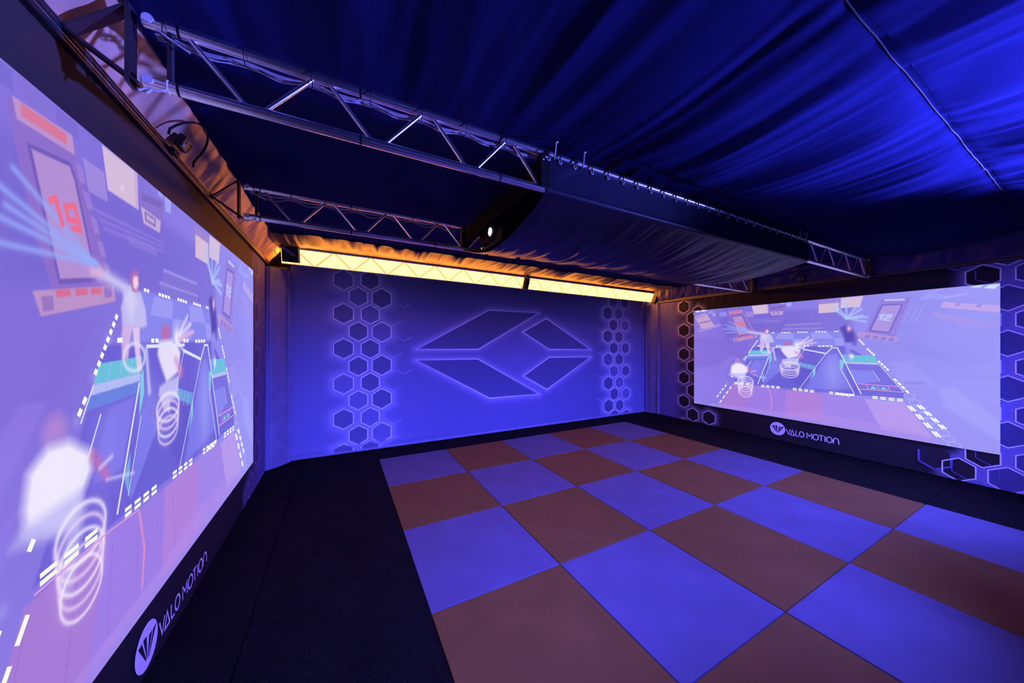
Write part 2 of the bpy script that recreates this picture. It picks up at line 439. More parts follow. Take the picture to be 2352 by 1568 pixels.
# ================================================================== RIGHT BANNER
RY0, RY1, RT = YF, 0.10, 2.66
c5b = lambda x, y: onx(1540 + x * .1914, 680 + y * .1914, XR)[[1, 2]]
cr6 = lambda u, v: onx(u, v, XR)[[1, 2]]
hexR = [(*c5b(170, y), .146) for y in (130, 412, 695, 977, 1257, 1540)] + [(*c5b(277, y), .148) for y in (262, 553, 843, 1132, 1420)] + [(*cr6(1630, 958.6), .148)]
hexR += [(*cr6(1605, 715), .12)]
RH = .150
hexN = [(*cr6(2316, v), RH) for v in (580, 684, 788, 892, 997.5, 1102)] + [(*cr6(2258, v), RH * .93) for v in (635, 736, 840, 945, 1046)] + [(*cr6(2203, 1077), RH * .95)]
ys = np.mean([h[0] for h in hexN[:6]]); dy = ys - np.mean([h[0] for h in hexN[6:11]])
hexN += [(ys + dy * 1.02, h[1], RH * .93) for h in hexN[6:11]] + [(ys + 2 * dy, h[1], RH) for h in hexN[:6]] + [(ys + 3 * dy, h[1], RH) for h in hexN[6:11]]
hexNf = [(*cr6(2148, 1050), RH), (*cr6(2200, 596), RH * .9)]
S, T = np.meshgrid(np.linspace(RY0, RY1, 330), np.linspace(0.012, RT, 150), indexing='ij')
BLK = np.array([0.012, 0.010, 0.012])
side = np.maximum(sstep(-0.62, -0.2, S), 1 - sstep(-4.5, -4.05, S))
col = mixc(np.ones(S.shape + (3,)) * BLK, np.array([0.13, 0.13, 0.36]), side)
g = np.zeros(S.shape)
for cx, cz, R in hexR + hexN:
    d = poly_dist(S, T, hexpts(cx, cz, R)); ins = poly_in(S, T, hexpts(cx, cz, R)); g = np.maximum(g, np.where(ins, 0, np.exp(-(d / 0.06) ** 2)))
col = mixc(col, GLOW * .75, g * 0.42)
for cx, cz, R in hexR + hexN + hexNf:
    ins = poly_in(S, T, hexpts(cx, cz, R)); far = cx > -4.35
    col[ins] = (BLK * 1.5 if far else NAVY * .8)
wob = 0.004 * vnoise(S * 2.3, T * 1.1, 5) + 0.004 * np.sin(S * 40 + 2 * T) * sstep(2.45, 2.6, T) * sstep(-2.5, -1, S)
banner_r = tag(empty('printed_banner', (XR, -2.6, 0)), 'black banner with honeycomb ends, hung around the screen showing its whole picture', 'banner')
grid('banner_cloth', XR - 0.02 - wob, S, T, M['print'], banner_r, col)
mpR = lambda s, t, off: (XR - 0.028 - off, s, t)
fl = Flat(mpR)
for cx, cz, R in hexR + hexN: fl.stroke(hexpts(cx, cz, R), 0.0115, 0.002, True, (RY0, 0.02), (RY1, RT - .01))
fl.build('printed_hexagon', M['ink_line'], banner_r)
fl = Flat(mpR)
for cx, cz, R in hexNf:
    p = hexpts(cx, cz, R)
    for k in (1, 2, 3, 4): fl.stroke([p[k], p[(k + 1) % 6]], 0.022, 0.0015, False, (RY0, 0.02), (RY1, RT - .01))
for cx, cz, R in hexN:
    p = hexpts(cx - .06, cz + .03, R * .9)
    for k in (1, 2): fl.stroke([p[k], p[(k + 1) % 6]], 0.01, 0.0012, False, (RY0, 0.02), (RY1, RT - .01))
fl.build('faint_hexagon_line', M['ink_dim'], banner_r)

# ================================================================== LEFT BANNER
LT = 2.78
cl = lambda u, v: onx(u, v, XL)[[1, 2]]
hexL = [(*cl(583.5, v), .147) for v in (610, 717, 824, 933, 1040, 1147)] + [(cl(583.5, 717)[0] - .30, cl(583.5, v)[1], .147) for v in (664, 770, 878, 986, 1093)]
hexL += [(*cl(561, 1140), .147)]
LY1 = 0.20
S, T = np.meshgrid(np.linspace(YF, LY1, 300), np.linspace(0.012, LT, 150), indexing='ij')
side = sstep(-0.62, -0.2, S)
col = mixc(np.ones(S.shape + (3,)) * BLK, np.array([0.11, 0.11, 0.32]), side)
# black cloth over the screen; brown added below for the bar's orange light
g = np.zeros(S.shape)
for cx, cz, R in hexL:
    d = poly_dist(S, T, hexpts(cx, cz, R)); ins = poly_in(S, T, hexpts(cx, cz, R)); g = np.maximum(g, np.where(ins, 0, np.exp(-(d / 0.05) ** 2)))
col = mixc(col, GLOW * .6, g * 0.25)
for cx, cz, R in hexL: col[poly_in(S, T, hexpts(cx, cz, R))] = NAVY * .7
wob = 0.003 * vnoise(S * 2.3, T * 1.1, 6) + 0.0012 * np.sin(S * 120)
col = np.where((T > 2.50)[..., None], col + np.array([.022, .016, .012]), col)  # brown lift paints the warm glow on the top band
banner_l = tag(empty('printed_banner', (XL, -2.6, 0)), 'black banner below the rail, beside the padded corner flap with loose creases', 'banner')
grid('banner_cloth', XL + 0.02 + wob, S, T, M['print'], banner_l, col)
mpL = lambda s, t, off: (XL + 0.027 + off, s, t)
fl = Flat(mpL)
for cx, cz, R in hexL: fl.stroke(hexpts(cx, cz, R), 0.009, 0.002, True, (-2, 0.02), (LY1, LT - .25))
fl.build('printed_hexagon', M['ink_faint'], banner_l)

# ------------------------------------------------------------------ logo (disc with four wedges + lettering)
def logo(mp, banner, s_disc, z_disc, r, s_text, z_text, w_text, h_text, sgn, slope=0.0):
    P = lambda a, b: (a, b)
    fl = Flat(mp); fl.poly([(s_disc + r * math.cos(2 * math.pi * k / 40), z_disc + r * math.sin(2 * math.pi * k / 40)) for k in range(40)], .003)
    fl.build('logo_disc', M['ink_white'], banner)
    fl = Flat(mp)
    for q in (((-.80, .42), (-.48, .47), (-.06, -.62), (-.12, -.66)), ((-.36, .52), (-.05, .52), (.01, -.62), (-.02, -.62)),
              ((.20, .38), (.50, .44), (.10, -.62), (.04, -.64)), ((.58, .40), (.92, .50), (.20, -.64), (.14, -.68))):
        fl.poly([(s_disc + sgn * a * r * .93, z_disc + b * r * .93) for a, b in q], .0038)
    fl.build('logo_wedge', M['ink_black'], banner)
    arc = lambda cx, cy, rx, ry, a0, a1, n=18: [(cx + rx * math.cos(math.radians(a0 + (a1 - a0) * k / n)), cy + ry * math.sin(math.radians(a0 + (a1 - a0) * k / n))) for k in range(n + 1)]
    L = []                                        # strokes of the word, cap height 1
    L += [[(0, 1), (.5, 0), (1.0, 1)]]                                            # V
    L += [[(1.0, 0), (1.5, 1), (2.0, 0), (1.0, 0)]]                               # A drawn as a triangle
    L += [[(2.35, 1), (2.35, .12), (2.45, 0), (3.1, 0)]]                          # L
    L += [arc(3.75, .5, .55, .5, 0, 360, 24)]                                     # O
    L += [[(5.0, 0), (5.0, 1), (5.55, .42), (6.1, 1), (6.1, 0)]]                  # M
    L += [arc(7.0, .5, .6, .5, 0, 360, 24)]                                       # O
    L += [[(7.7, 1), (8.7, 1)], [(8.2, 1), (8.2, 0)]]                             # T
    L += [[(9.05, 1), (9.05, 0)]]                                                 # I
    L += [arc(9.95, .5, .58, .5, 0, 360, 24)]                                     # O
    L += [[(10.8, 0), (10.8, .45)] + arc(11.35, .45, .55, .55, 180, 0, 14) + [(11.9, 0)]]   # N as an arch
    fl = Flat(mp); k = w_text / 11.9
    for st in L: fl.stroke([(s_text + sgn * a * k, z_text + b * h_text + slope * a * k) for a, b in st], .0125, .003)
    fl.build('logo_letter', M['ink_white'], banner)
logo(mpR, banner_r, -2.272, .218, .112, -2.40, .155, .665, .088, -1, slope=0.0)
logo(mpL, banner_l, -2.832, .165, .112, -2.70, .10, .71, .082, 1)

# ================================================================== SCREENS
# the projected picture is drawn once in (u,v) and shown on both screens
def hom(src, dst):
    A = []
    for (x, y), (u, v) in zip(src, dst):
        A.append([x, y, 1, 0, 0, 0, -u * x, -u * y, -u]); A.append([0, 0, 0, x, y, 1, -v * x, -v * y, -v])
    return np.linalg.svd(np.array(A))[2][-1].reshape(3, 3)
HR = hom([(1597, 713), (2299, 652), (2299, 1045), (1597, 924)], [(0, 1), (1, 1), (1, 0), (0, 0)])
def uv(px, py):
    q = HR @ np.array([px, py, 1.0]); return (q[0] / q[2], q[1] / q[2])
def A_(x, y): return uv(1590 + x * .19131, 640 + y * .19131)
def B_(x, y): return uv(1930 + x * .26779, 640 + y * .26779)
def PA(*p): return [A_(*q) for q in p]
def PB(*p): return [B_(*q) for q in p]
NU, NV = 760, 408
U, V = np.meshgrid(np.linspace(0, 1, NU), np.linspace(0, 1, NV), indexing='ij')
ASP = 1.86
img = np.zeros(U.shape + (3,))
def put(c, a):
    global img
    a = a[..., None] if np.ndim(a) else a
    img = img * (1 - a) + np.array(c, float) * a
def blk(poly, c, a=1.0, soft=0.0012):
    us = [p[0] for p in poly]; vs = [p[1] for p in poly]; pad = .01 + 3 * soft
    i0 = max(0, int((min(us) - pad) * NU)); i1 = min(NU, int((max(us) + pad) * NU) + 2); j0 = max(0, int((min(vs) - pad) * NV)); j1 = min(NV, int((max(vs) + pad) * NV) + 2)
    if i1 <= i0 or j1 <= j0: return
    u = U[i0:i1, j0:j1] * ASP; v = V[i0:i1, j0:j1]; q = [(x * ASP, y) for x, y in poly]
    ins = poly_in(u, v, q); d = poly_dist(u, v, q); d = np.where(ins, d, -d)
    al = np.clip(0.5 + d / (2 * soft), 0, 1)[..., None] * a
    img[i0:i1, j0:j1] = img[i0:i1, j0:j1] * (1 - al) + np.array(c, float) * al
def blob(c0, rx, ry, c, a=1.0, ang=0.0, p=2.0):
    u = (U - c0[0]) * ASP; v = V - c0[1]; ca, sa = math.cos(ang), math.sin(ang)
    x = u * ca + v * sa; y = -u * sa + v * ca
    put(c, a * np.exp(-((np.abs(x) / rx) ** p + (np.abs(y) / ry) ** p)))
def line(p0, p1, wd, c, a=1.0, w1=None):
    q0 = (p0[0] * ASP, p0[1]); q1 = (p1[0] * ASP, p1[1]); d = seg_dist(U * ASP, V, q0, q1)
    put(c, a * np.exp(-(d / wd) ** 2))
# base tone
lf = sstep(0.25, 1.0, U); lo_ = 1 - sstep(0.0, 0.5, V)
img[:] = np.array([124, 104, 214]); put((160, 158, 250), lf * .95); put((150, 122, 226), (1 - sstep(0, .3, U)) * .6)
put((150, 140, 245), lo_ * .35)
img += (vnoise(U * 9 + V * 5, V * 3 - U * 2, 8) * 5)[..., None]
for k in range(14):                                 # long soft floor streaks
    a = random.uniform(0, 1); line((a, random.uniform(.2, .9)), (a + random.uniform(-.3, .3), random.uniform(.2, .9)), .006, (140, 130, 240), .25)
blk(PA((330, 470), (1200, 380), (1934, 330), (1934, 640), (800, 650), (420, 720)), (98, 80, 190), .45, .02)
blk(PA((40, 700), (400, 720), (700, 760), (560, 960), (40, 1080)), (122, 92, 205), .5, .02)
blk(PA((40, 1180), (260, 1090), (460, 1100), (380, 1300), (60, 1420)), (140, 118, 232), .6, .01)
blk(PA((300, 1090), (470, 910), (540, 920), (400, 1090)), (150, 122, 232), .5, .006)
blk(PB((440, 720), (590, 710), (850, 920), (520, 930)), (165, 165, 250), .5, .006)
blk(PB((540, 880), (720, 885), (760, 915), (560, 910)), (130, 128, 225), .5, .006)
blk(PB((330, 480), (520, 500), (1000, 680), (700, 690), (430, 560)), (142, 140, 240), .5, .01)
blk(PB((520, 480), (800, 590), (960, 690), (1380, 720), (1380, 420)), (150, 148, 246), .5, .02)
blk(PB((850, 930), (1000, 950), (1380, 1220), (1380, 1400), (900, 1100)), (172, 174, 253), .6, .01)
# window light upper corners
blk(PA((50, 385), (95, 375), (112, 393), (62, 400)), (224, 246, 255)); blk(PA((105, 370), (160, 362), (195, 382), (130, 394)), (224, 246, 255))
blk(PB((1140, 72), (1240, 58), (1200, 86), (1128, 82)), (214, 238, 255)); blk(PB((1280, 62), (1380, 55), (1330, 94), (1235, 88)), (222, 246, 255))
blk(PB((780, 130), (960, 150), (900, 180), (700, 180)), (158, 168, 250), .8); line(B_(700, 175), B_(880, 85), .006, (165, 172, 250), .8); line(B_(900, 170), B_(1100, 135), .006, (180, 188, 255), .7)
# machinery strip
for x, y, ww, hh, c in ((200, 380, 70, 30, (175, 160, 225)), (255, 410, 40, 30, (165, 180, 250)), (300, 400, 50, 50, (120, 105, 205)), (340, 395, 80, 50, (150, 150, 240)), (390, 350, 60, 35, (110, 95, 200)), (470, 350, 70, 25, (125, 105, 205)), (560, 335, 70, 30, (115, 95, 200))):
    blk(PA((x, y + 6), (x + ww, y), (x + ww + 6, y + hh), (x + 6, y + hh + 6)), c, .8)
# shelf unit on the left
blk(PA((45, 455), (180, 405), (285, 565), (130, 600)), (214, 172, 196), .95); blk(PA((95, 520), (235, 490), (245, 505), (105, 540)), (150, 112, 180), .9)
blk(PA((60, 462), (185, 415), (188, 425), (66, 475)), (150, 115, 180), .7); line(A_(90, 628), A_(350, 555), .008, (190, 158, 222), .9); line(A_(80, 600), A_(340, 535), .003, (200, 170, 225), .8)
# door with a red number
blk(PA((438, 402), (618, 372), (640, 440), (700, 520), (795, 690), (560, 720), (500, 600)), (140, 100, 192), .9)
blk(PA((452, 392), (612, 368), (622, 405), (462, 425)), (196, 148, 196)); blk(PA((470, 392), (592, 376), (597, 397), (472, 414)), (232, 112, 132))
blk(PA((484, 452), (606, 428), (628, 455), (708, 662), (570, 690)), (104, 76, 172)); blk(PA((496, 458), (604, 438), (620, 460), (698, 654), (574, 678)), (186, 142, 204))
blk(PA((498, 712), (785, 660), (795, 700), (520, 757)), (196, 146, 190))
for x in (560, 622, 680): blk(PA((x, 702 - (x - 560) * .17), (x + 45, 694 - (x - 560) * .17), (x + 48, 708 - (x - 560) * .17), (x + 4, 717 - (x - 560) * .17)), (232, 100, 124))
blk(PA((735, 672), (772, 664), (778, 690), (742, 698)), (150, 110, 185)); blk(PA((520, 720), (552, 714), (556, 742), (526, 748)), (150, 110, 185))
for k in range(5): blk(PA((622 + 28 * k, 420 + 48 * k), (648 + 28 * k, 418 + 48 * k), (664 + 28 * k, 450 + 48 * k), (640 + 28 * k, 455 + 48 * k)), (168, 136, 214), .6)
# hanging boxes
blk(PA((650, 395), (738, 388), (756, 455), (672, 462)), (164, 138, 216), .9)
blk(PA((728, 325), (922, 306), (930, 412), (756, 424)), (230, 200, 214)); blk(PA((900, 308), (922, 306), (930, 412), (912, 414)), (206, 172, 206), .7)
blk(PA((945, 345), (1130, 308), (1140, 330), (1110, 400), (1098, 432), (966, 440), (945, 405)), (136, 106, 196), .95); blk(PA((950, 352), (1120, 318), (1100, 345), (960, 372)), (112, 88, 184), .8)
blk(PA((945, 395), (1105, 388), (1098, 432), (966, 440)), (206, 178, 210)); blk(PA((972, 400), (1062, 396), (1058, 424), (978, 428)), (120, 92, 176)); blk(PA((982, 405), (1052, 402), (1050, 418), (986, 421)), (200, 172, 214))
blk(PA((1078, 290), (1125, 284), (1128, 302), (1082, 306)), (162, 172, 246), .9); blk(PA((1138, 280), (1208, 276), (1204, 326), (1150, 340)), (166, 178, 248), .9)
blk(PA((1512, 275), (1785, 256), (1776, 292), (1530, 312)), (164, 134, 200), .95); blk(PA((1530, 310), (1776, 290), (1770, 402), (1530, 416)), (234, 202, 208)); blk(PA((1512, 275), (1530, 310), (1530, 416), (1520, 380)), (150, 120, 196))
blk(PA((1800, 236), (1930, 224)) + PB((207, 150), (176, 250)) + PA((1934, 346), (1790, 358)), (232, 204, 216))
for x, y in ((830, 388), (1645, 380)): blk(PA((x - 14, y + 10), (x, y - 16), (x + 14, y + 8)), (246, 222, 226), .9)
# rear consoles
for k in range(3): blk(PA((690 + 20 * k, 490 + 16 * k), (1120 + 10 * k, 455 + 14 * k), (1130 + 10 * k, 462 + 14 * k), (700 + 20 * k, 500 + 16 * k)), (140, 118, 216), .7)
blk(PA((860, 505), (1060, 490), (1075, 520), (870, 530)), (146, 122, 218), .6); blk(PA((1700, 455), (1930, 440), (1930, 490), (1690, 500)), (128, 108, 208), .6)
blk(PA((1132, 552), (1552, 536), (1575, 588), (1112, 600)), (128, 108, 208), .9); line(A_(1135, 553), A_(1552, 538), .004, (176, 164, 240), .8)
blk(PA((1095, 602), (1575, 592), (1590, 634), (1092, 642)), (116, 100, 200), .9); line(A_(1098, 604), A_(1575, 594), .004, (168, 158, 238), .8)
for k in range(16): line(A_(1105 + 30 * k, 612), A_(1118 + 30 * k, 634), .003, (170, 170, 240), .5)
# back strip of checked floor
blk(PA((950, 650), (1805, 632), (1842, 806), (800, 806)), (132, 134, 236), .95)
for q in (((1050, 656), (1225, 654), (1225, 722), (1015, 722)), ((1440, 650), (1640, 645), (1710, 718), (1450, 720)), ((1225, 722), (1450, 720), (1470, 800), (1220, 803)), ((1710, 718), (1825, 715), (1842, 800), (1740, 800))): blk(PA(*q), (164, 162, 246), .85)
# arena pit
ar = PA((742, 814), (1858, 812)) + PB((350, 740), (566, 985), (180, 1000)) + PA((1934, 1392), (500, 1248), (660, 980))
blk(ar, (92, 78, 204), .85, .004)
blk(PA((1640, 915), (1750, 910), (1934, 1320), (1360, 1330)), (120, 122, 240), .8, .01); blob(A_(1700, 1120), .06, .16, (170, 176, 252), .55); blob(A_(1010, 1010), .06, .07, (150, 156, 250), .5); blob(A_(760, 1060), .06, .08, (140, 140, 246), .6)
blk(PA((1080, 1085), (1190, 1150), (1310, 1190), (1160, 1300), (880, 1265)), (92, 84, 204), .9, .003); blk(PA((760, 975), (905, 965), (830, 1150), (690, 1140)), (128, 122, 240), .7, .004)
blk(PA((1210, 1040), (1465, 1095), (1300, 1310), (1180, 1200)), (84, 74, 196), .8, .004); blk(PA((960, 1010), (1090, 1090), (880, 1260), (870, 1240)), (124, 128, 244), .7, .004)
blk(PB((80, 780), (270, 790), (350, 880), (160, 905)), (134, 140, 248), .8, .004); blk(PB((170, 945), (550, 978), (560, 1030), (190, 1000)), (104, 96, 214), .9, .003)
blk(PB((60, 735), (345, 742), (540, 960), (180, 945)), (140, 136, 244), .35, .003)
# teal ledges
TEAL = (92, 214, 214)
blk(PA((716, 858), (956, 852), (944, 902), (690, 906)), TEAL, .95); blk(PA((690, 906), (944, 902), (940, 926), (680, 930)), (196, 214, 250), .9); blk(PA((680, 930), (940, 926), (930, 960), (664, 962)), (86, 150, 226), .6)
blk(PA((944, 906), (966, 892), (970, 966), (936, 1032)), (124, 226, 226), .95); blk(PA((840, 1180), (880, 1120), (866, 1240)), (110, 200, 226), .8)
blk(PA((1266, 990), (1496, 1046), (1462, 1092), (1215, 1016)), (96, 190, 220), .75); blk(PA((1464, 1100), (1494, 1062), (1490, 1142), (1462, 1186)), (124, 226, 226), .95); blk(PA((1430, 1165), (1462, 1130), (1456, 1190), (1430, 1224)), (90, 180, 220), .7)
blk(PB((20, 650), (298, 662), (330, 722), (46, 712)), TEAL, .95); blk(PB((46, 712), (330, 722), (346, 740), (60, 728)), (206, 220, 252), .9); blk(PB((5, 690), (44, 704), (30, 776), (5, 752)), (124, 226, 226), .95)
# pink front tiles
blk(PA((478, 1268), (752, 1288), (664, 1566), (340, 1536)), (172, 116, 206), .9); blk(PA((752, 1288), (1145, 1334), (1118, 1640), (664, 1566)), (160, 120, 226), .9)
blk(PA((1145, 1334), (1560, 1376), (1600, 1720), (1118, 1640)), (184, 126, 216), .95); blk(PA((1560, 1376), (1934, 1412)) + PB((215, 1030), (360, 1292)) + PA((1600, 1720)), (164, 132, 232), .95)
blk(PB((215, 1030), (560, 1062), (800, 1366), (360, 1292)), (192, 158, 238), .95)
bl_, br_ = A_(340, 1536), B_(850, 1412)
blk([(.085, -.01), (.10, .035), A_(1118, 1600), (.55, .09), B_(360, 1250), B_(800, 1366), B_(850, 1420), (.93, -.02)], (186, 142, 236), .5, .004)
for k in range(6): line(A_(480 + 150 * k, 1300 + 15 * k), A_(420 + 165 * k, 1500 + 20 * k), .0025, (140, 92, 190), .35)
# honeycomb edge strip on the right
for k in range(9):
    c = B_(600 + 48 * k, 1010 + 52 * k); hp = [(c[0] + .014 * math.sin(math.pi / 3 * i), c[1] + .02 * math.cos(math.pi / 3 * i)) for i in range(7)]
    for i in range(6): line(hp[i], hp[i + 1], .0025, (196, 204, 254), .6)
for k in range(8):
    c = A_(760 - 66 * k, 800 + 88 * k); blob(c, .012, .012, (190, 190, 246), .35)
# door with a pale number
blk(PB((352, 180), (612, 164), (600, 200), (470, 500), (215, 470)), (146, 120, 218), .85); blk(PB((388, 180), (564, 174), (558, 192), (388, 196)), (206, 206, 252))
blk(PB((362, 226), (526, 218), (540, 236), (436, 456), (420, 470), (262, 452), (258, 434)), (104, 92, 196)); blk(PB((372, 236), (520, 228), (528, 240), (426, 452), (412, 458), (272, 442)), (180, 152, 222))
blk(PB((150, 470), (190, 456), (520, 508), (492, 546), (150, 500)), (188, 152, 216))
for k in range(4): blk(PB((225 + 68 * k, 480 + 9 * k), (270 + 68 * k, 485 + 9 * k), (262 + 68 * k, 512 + 9 * k), (215 + 68 * k, 508 + 9 * k)), (150, 120, 206)); 
for k in range(6): blk(PB((590 - 26 * k, 215 + 45 * k), (612 - 26 * k, 215 + 45 * k), (598 - 26 * k, 248 + 45 * k), (576 - 26 * k, 248 + 45 * k)), (166, 150, 236), .6)
# upper right shelves
blk(PB((888, 204), (1380, 238), (1380, 298), (868, 252)), (206, 176, 236), .95); blk(PB((815, 286), (930, 320), (1000, 320), (1160, 372), (1380, 372), (1380, 410), (1100, 406), (796, 322)), (176, 152, 236), .9)
for x, y in ((985, 225), (1165, 238)): blk(PB((x, y), (x + 60, y - 20), (x + 45, y + 15), (x + 10, y + 14)), (164, 140, 226), .9)
put((158, 148, 246), .23)
# players (motion-blurred)
W_ = (236, 228, 252)
P1 = [(790, 300), (860, 288), (930, 350), (968, 470), (978, 590), (945, 602), (900, 602), (788, 585), (778, 450), (798, 380)]
def uvl(px, py):
    w_ = onx(px, py, XL); return (1 - (-.58 - w_[1]) / 3.77, (w_[2] - .376) / 2.149)
def L2(*p): return [uvl(a * .3188, 560 + b * .3188) for a, b in p]
def L3(*p): return [uvl(a * .3623, 1000 + b * .3623) for a, b in p]
line(*L2((810, 310), (590, 190)), .014, (206, 200, 246), .9); line(*L2((600, 195), (560, 180)), .012, (226, 170, 214), .8)
blk(L2(*P1), (200, 194, 244), .92, .005); blk(L2((800, 380), (860, 300), (900, 420), (860, 560)), (222, 216, 248), .6, .01)
blk(L2((788, 580), (872, 590), (845, 700), (832, 832), (788, 832), (780, 700)), (216, 182, 232), .9, .004); blk(L2((866, 598), (922, 598), (922, 750), (942, 912), (905, 922), (886, 780)), (232, 204, 238), .92, .004)
blk(L2((850, 215), (872, 183), (905, 190), (918, 240), (915, 320), (895, 345), (862, 330), (848, 270)), (176, 112, 178), .95, .004); blk(L2((878, 225), (908, 232), (912, 290), (896, 325), (874, 310), (868, 260)), (246, 214, 236), .95, .004)
for x, y in ((380, 600), (405, 548), (455, 512), (420, 645), (440, 580)): line(A_(700, 622), A_(x, y), .006, (152, 170, 250), .75)
blk(L2((1095, 600), (1118, 580), (1150, 590), (1160, 650), (1140, 700), (1098, 695), (1086, 650)), (186, 112, 182), .92, .006)
blk(L2((1068, 700), (1170, 688), (1234, 780), (1222, 920), (1130, 1000), (1092, 900), (1060, 800)), W_, .95, .007)
blk(L2((1075, 1030), (1120, 1000), (1222, 950), (1218, 1100), (1158, 1130), (1152, 1215), (1105, 1200), (1068, 1090)), (200, 196, 247), .88, .006); blk(L2((1225, 850), (1260, 900), (1235, 990), (1215, 940)), (206, 130, 200), .5, .006)
blob(A_(1275, 800), .02, .03, (255, 255, 255), .95)
for x, y in ((1500, 765), (1460, 730), (1410, 700), (1360, 850), (1340, 760), (1370, 800)): line(A_(1270, 800), A_(x, y), .006, (232, 224, 252), .75)
line(A_(1300, 800), A_(1495, 768), .006, (226, 150, 200), .6); line(A_(1260, 880), A_(1330, 940), .012, (206, 120, 190), .5)
blk(L2((170, 1330), (230, 1245), (300, 1225), (360, 1290), (350, 1400), (280, 1440), (200, 1460), (160, 1430)), (186, 138, 214), .75, .012)
blk(L3((45, 260), (180, 85), (330, 40), (480, 110), (485, 230), (415, 400), (372, 590), (200, 640), (25, 640), (12, 500)), (244, 237, 255), .97, .012)
blk(PA((470, 1130), (640, 1130), (660, 1180), (610, 1320), (575, 1320), (590, 1200), (450, 1150)), (188, 184, 246), .8, .012); line(A_(690, 1070), A_(750, 1140), .012, (214, 110, 170), .6); line(A_(720, 1110), A_(775, 1100), .005, (220, 210, 250), .7); line(A_(750, 1150), A_(900, 1188), .004, (210, 200, 250), .7)
blk(PA((1790, 590), (1850, 560), (1934, 640), (1934, 770), (1860, 760), (1830, 680)), (84, 70, 176), .85, .012); blk(PB((20, 420), (95, 400), (150, 500), (140, 570), (60, 560)), (88, 74, 182), .8, .012)
blob(A_(1895, 600), .013, .022, (240, 190, 222), .95); blk(PA((1850, 770), (1934, 760)) + PB((115, 560), (90, 640), (100, 690), (50, 690), (60, 620)) + PA((1850, 960)), (150, 146, 246), .85, .01); blob(B_(105, 665), .012, .02, (250, 250, 255), .9)
for x, y in ((-30, 225), (-60, 250), (160, 228), (188, 262), (196, 318), (240, 330), (226, 370), (60, 200)): line(B_(62, 340), B_(x, y), .0075, (176, 198, 252), .8)
# spring rings
def ring(c, rx, ry, n, dy, colr):
    for k in range(n):
        pts = [(c[0] + (rx * (1 - .04 * k)) * math.cos(t), c[1] - dy * k + ry * math.sin(t)) for t in np.linspace(0, 2 * math.pi, 26)]
        d = np.full(U.shape, 9.0)
        for i in range(25): d = np.minimum(d, seg_dist(U * ASP, V, (pts[i][0] * ASP, pts[i][1]), (pts[i + 1][0] * ASP, pts[i + 1][1])))
        put(colr if k % 2 == 0 else (232, 204, 244), .7 * np.exp(-(d / (.0052 - .0004 * k)) ** 2) + .10 * (d < .03) * np.exp(-d / .01))
ring(A_(1182, 1050), .036, .036, 4, .020, (244, 234, 252)); ring(A_(650, 1228), .036, .05, 5, .024, (246, 236, 253)); ring(A_(905, 852), .024, .03, 1, .0, (226, 226, 252))
line(A_(985, 830), A_(1010, 970), .008, (206, 208, 250), .8); line(A_(935, 1320), A_(972, 1450), .004, (240, 150, 190), .8); line(A_(972, 1450), A_(955, 1560), .004, (240, 150, 190), .8)
img = np.clip(img, 0, 255) / 255.0
lin = np.where(img <= 0.04045, img / 12.92, ((img + 0.055) / 1.055) ** 2.4)
pic_me = None
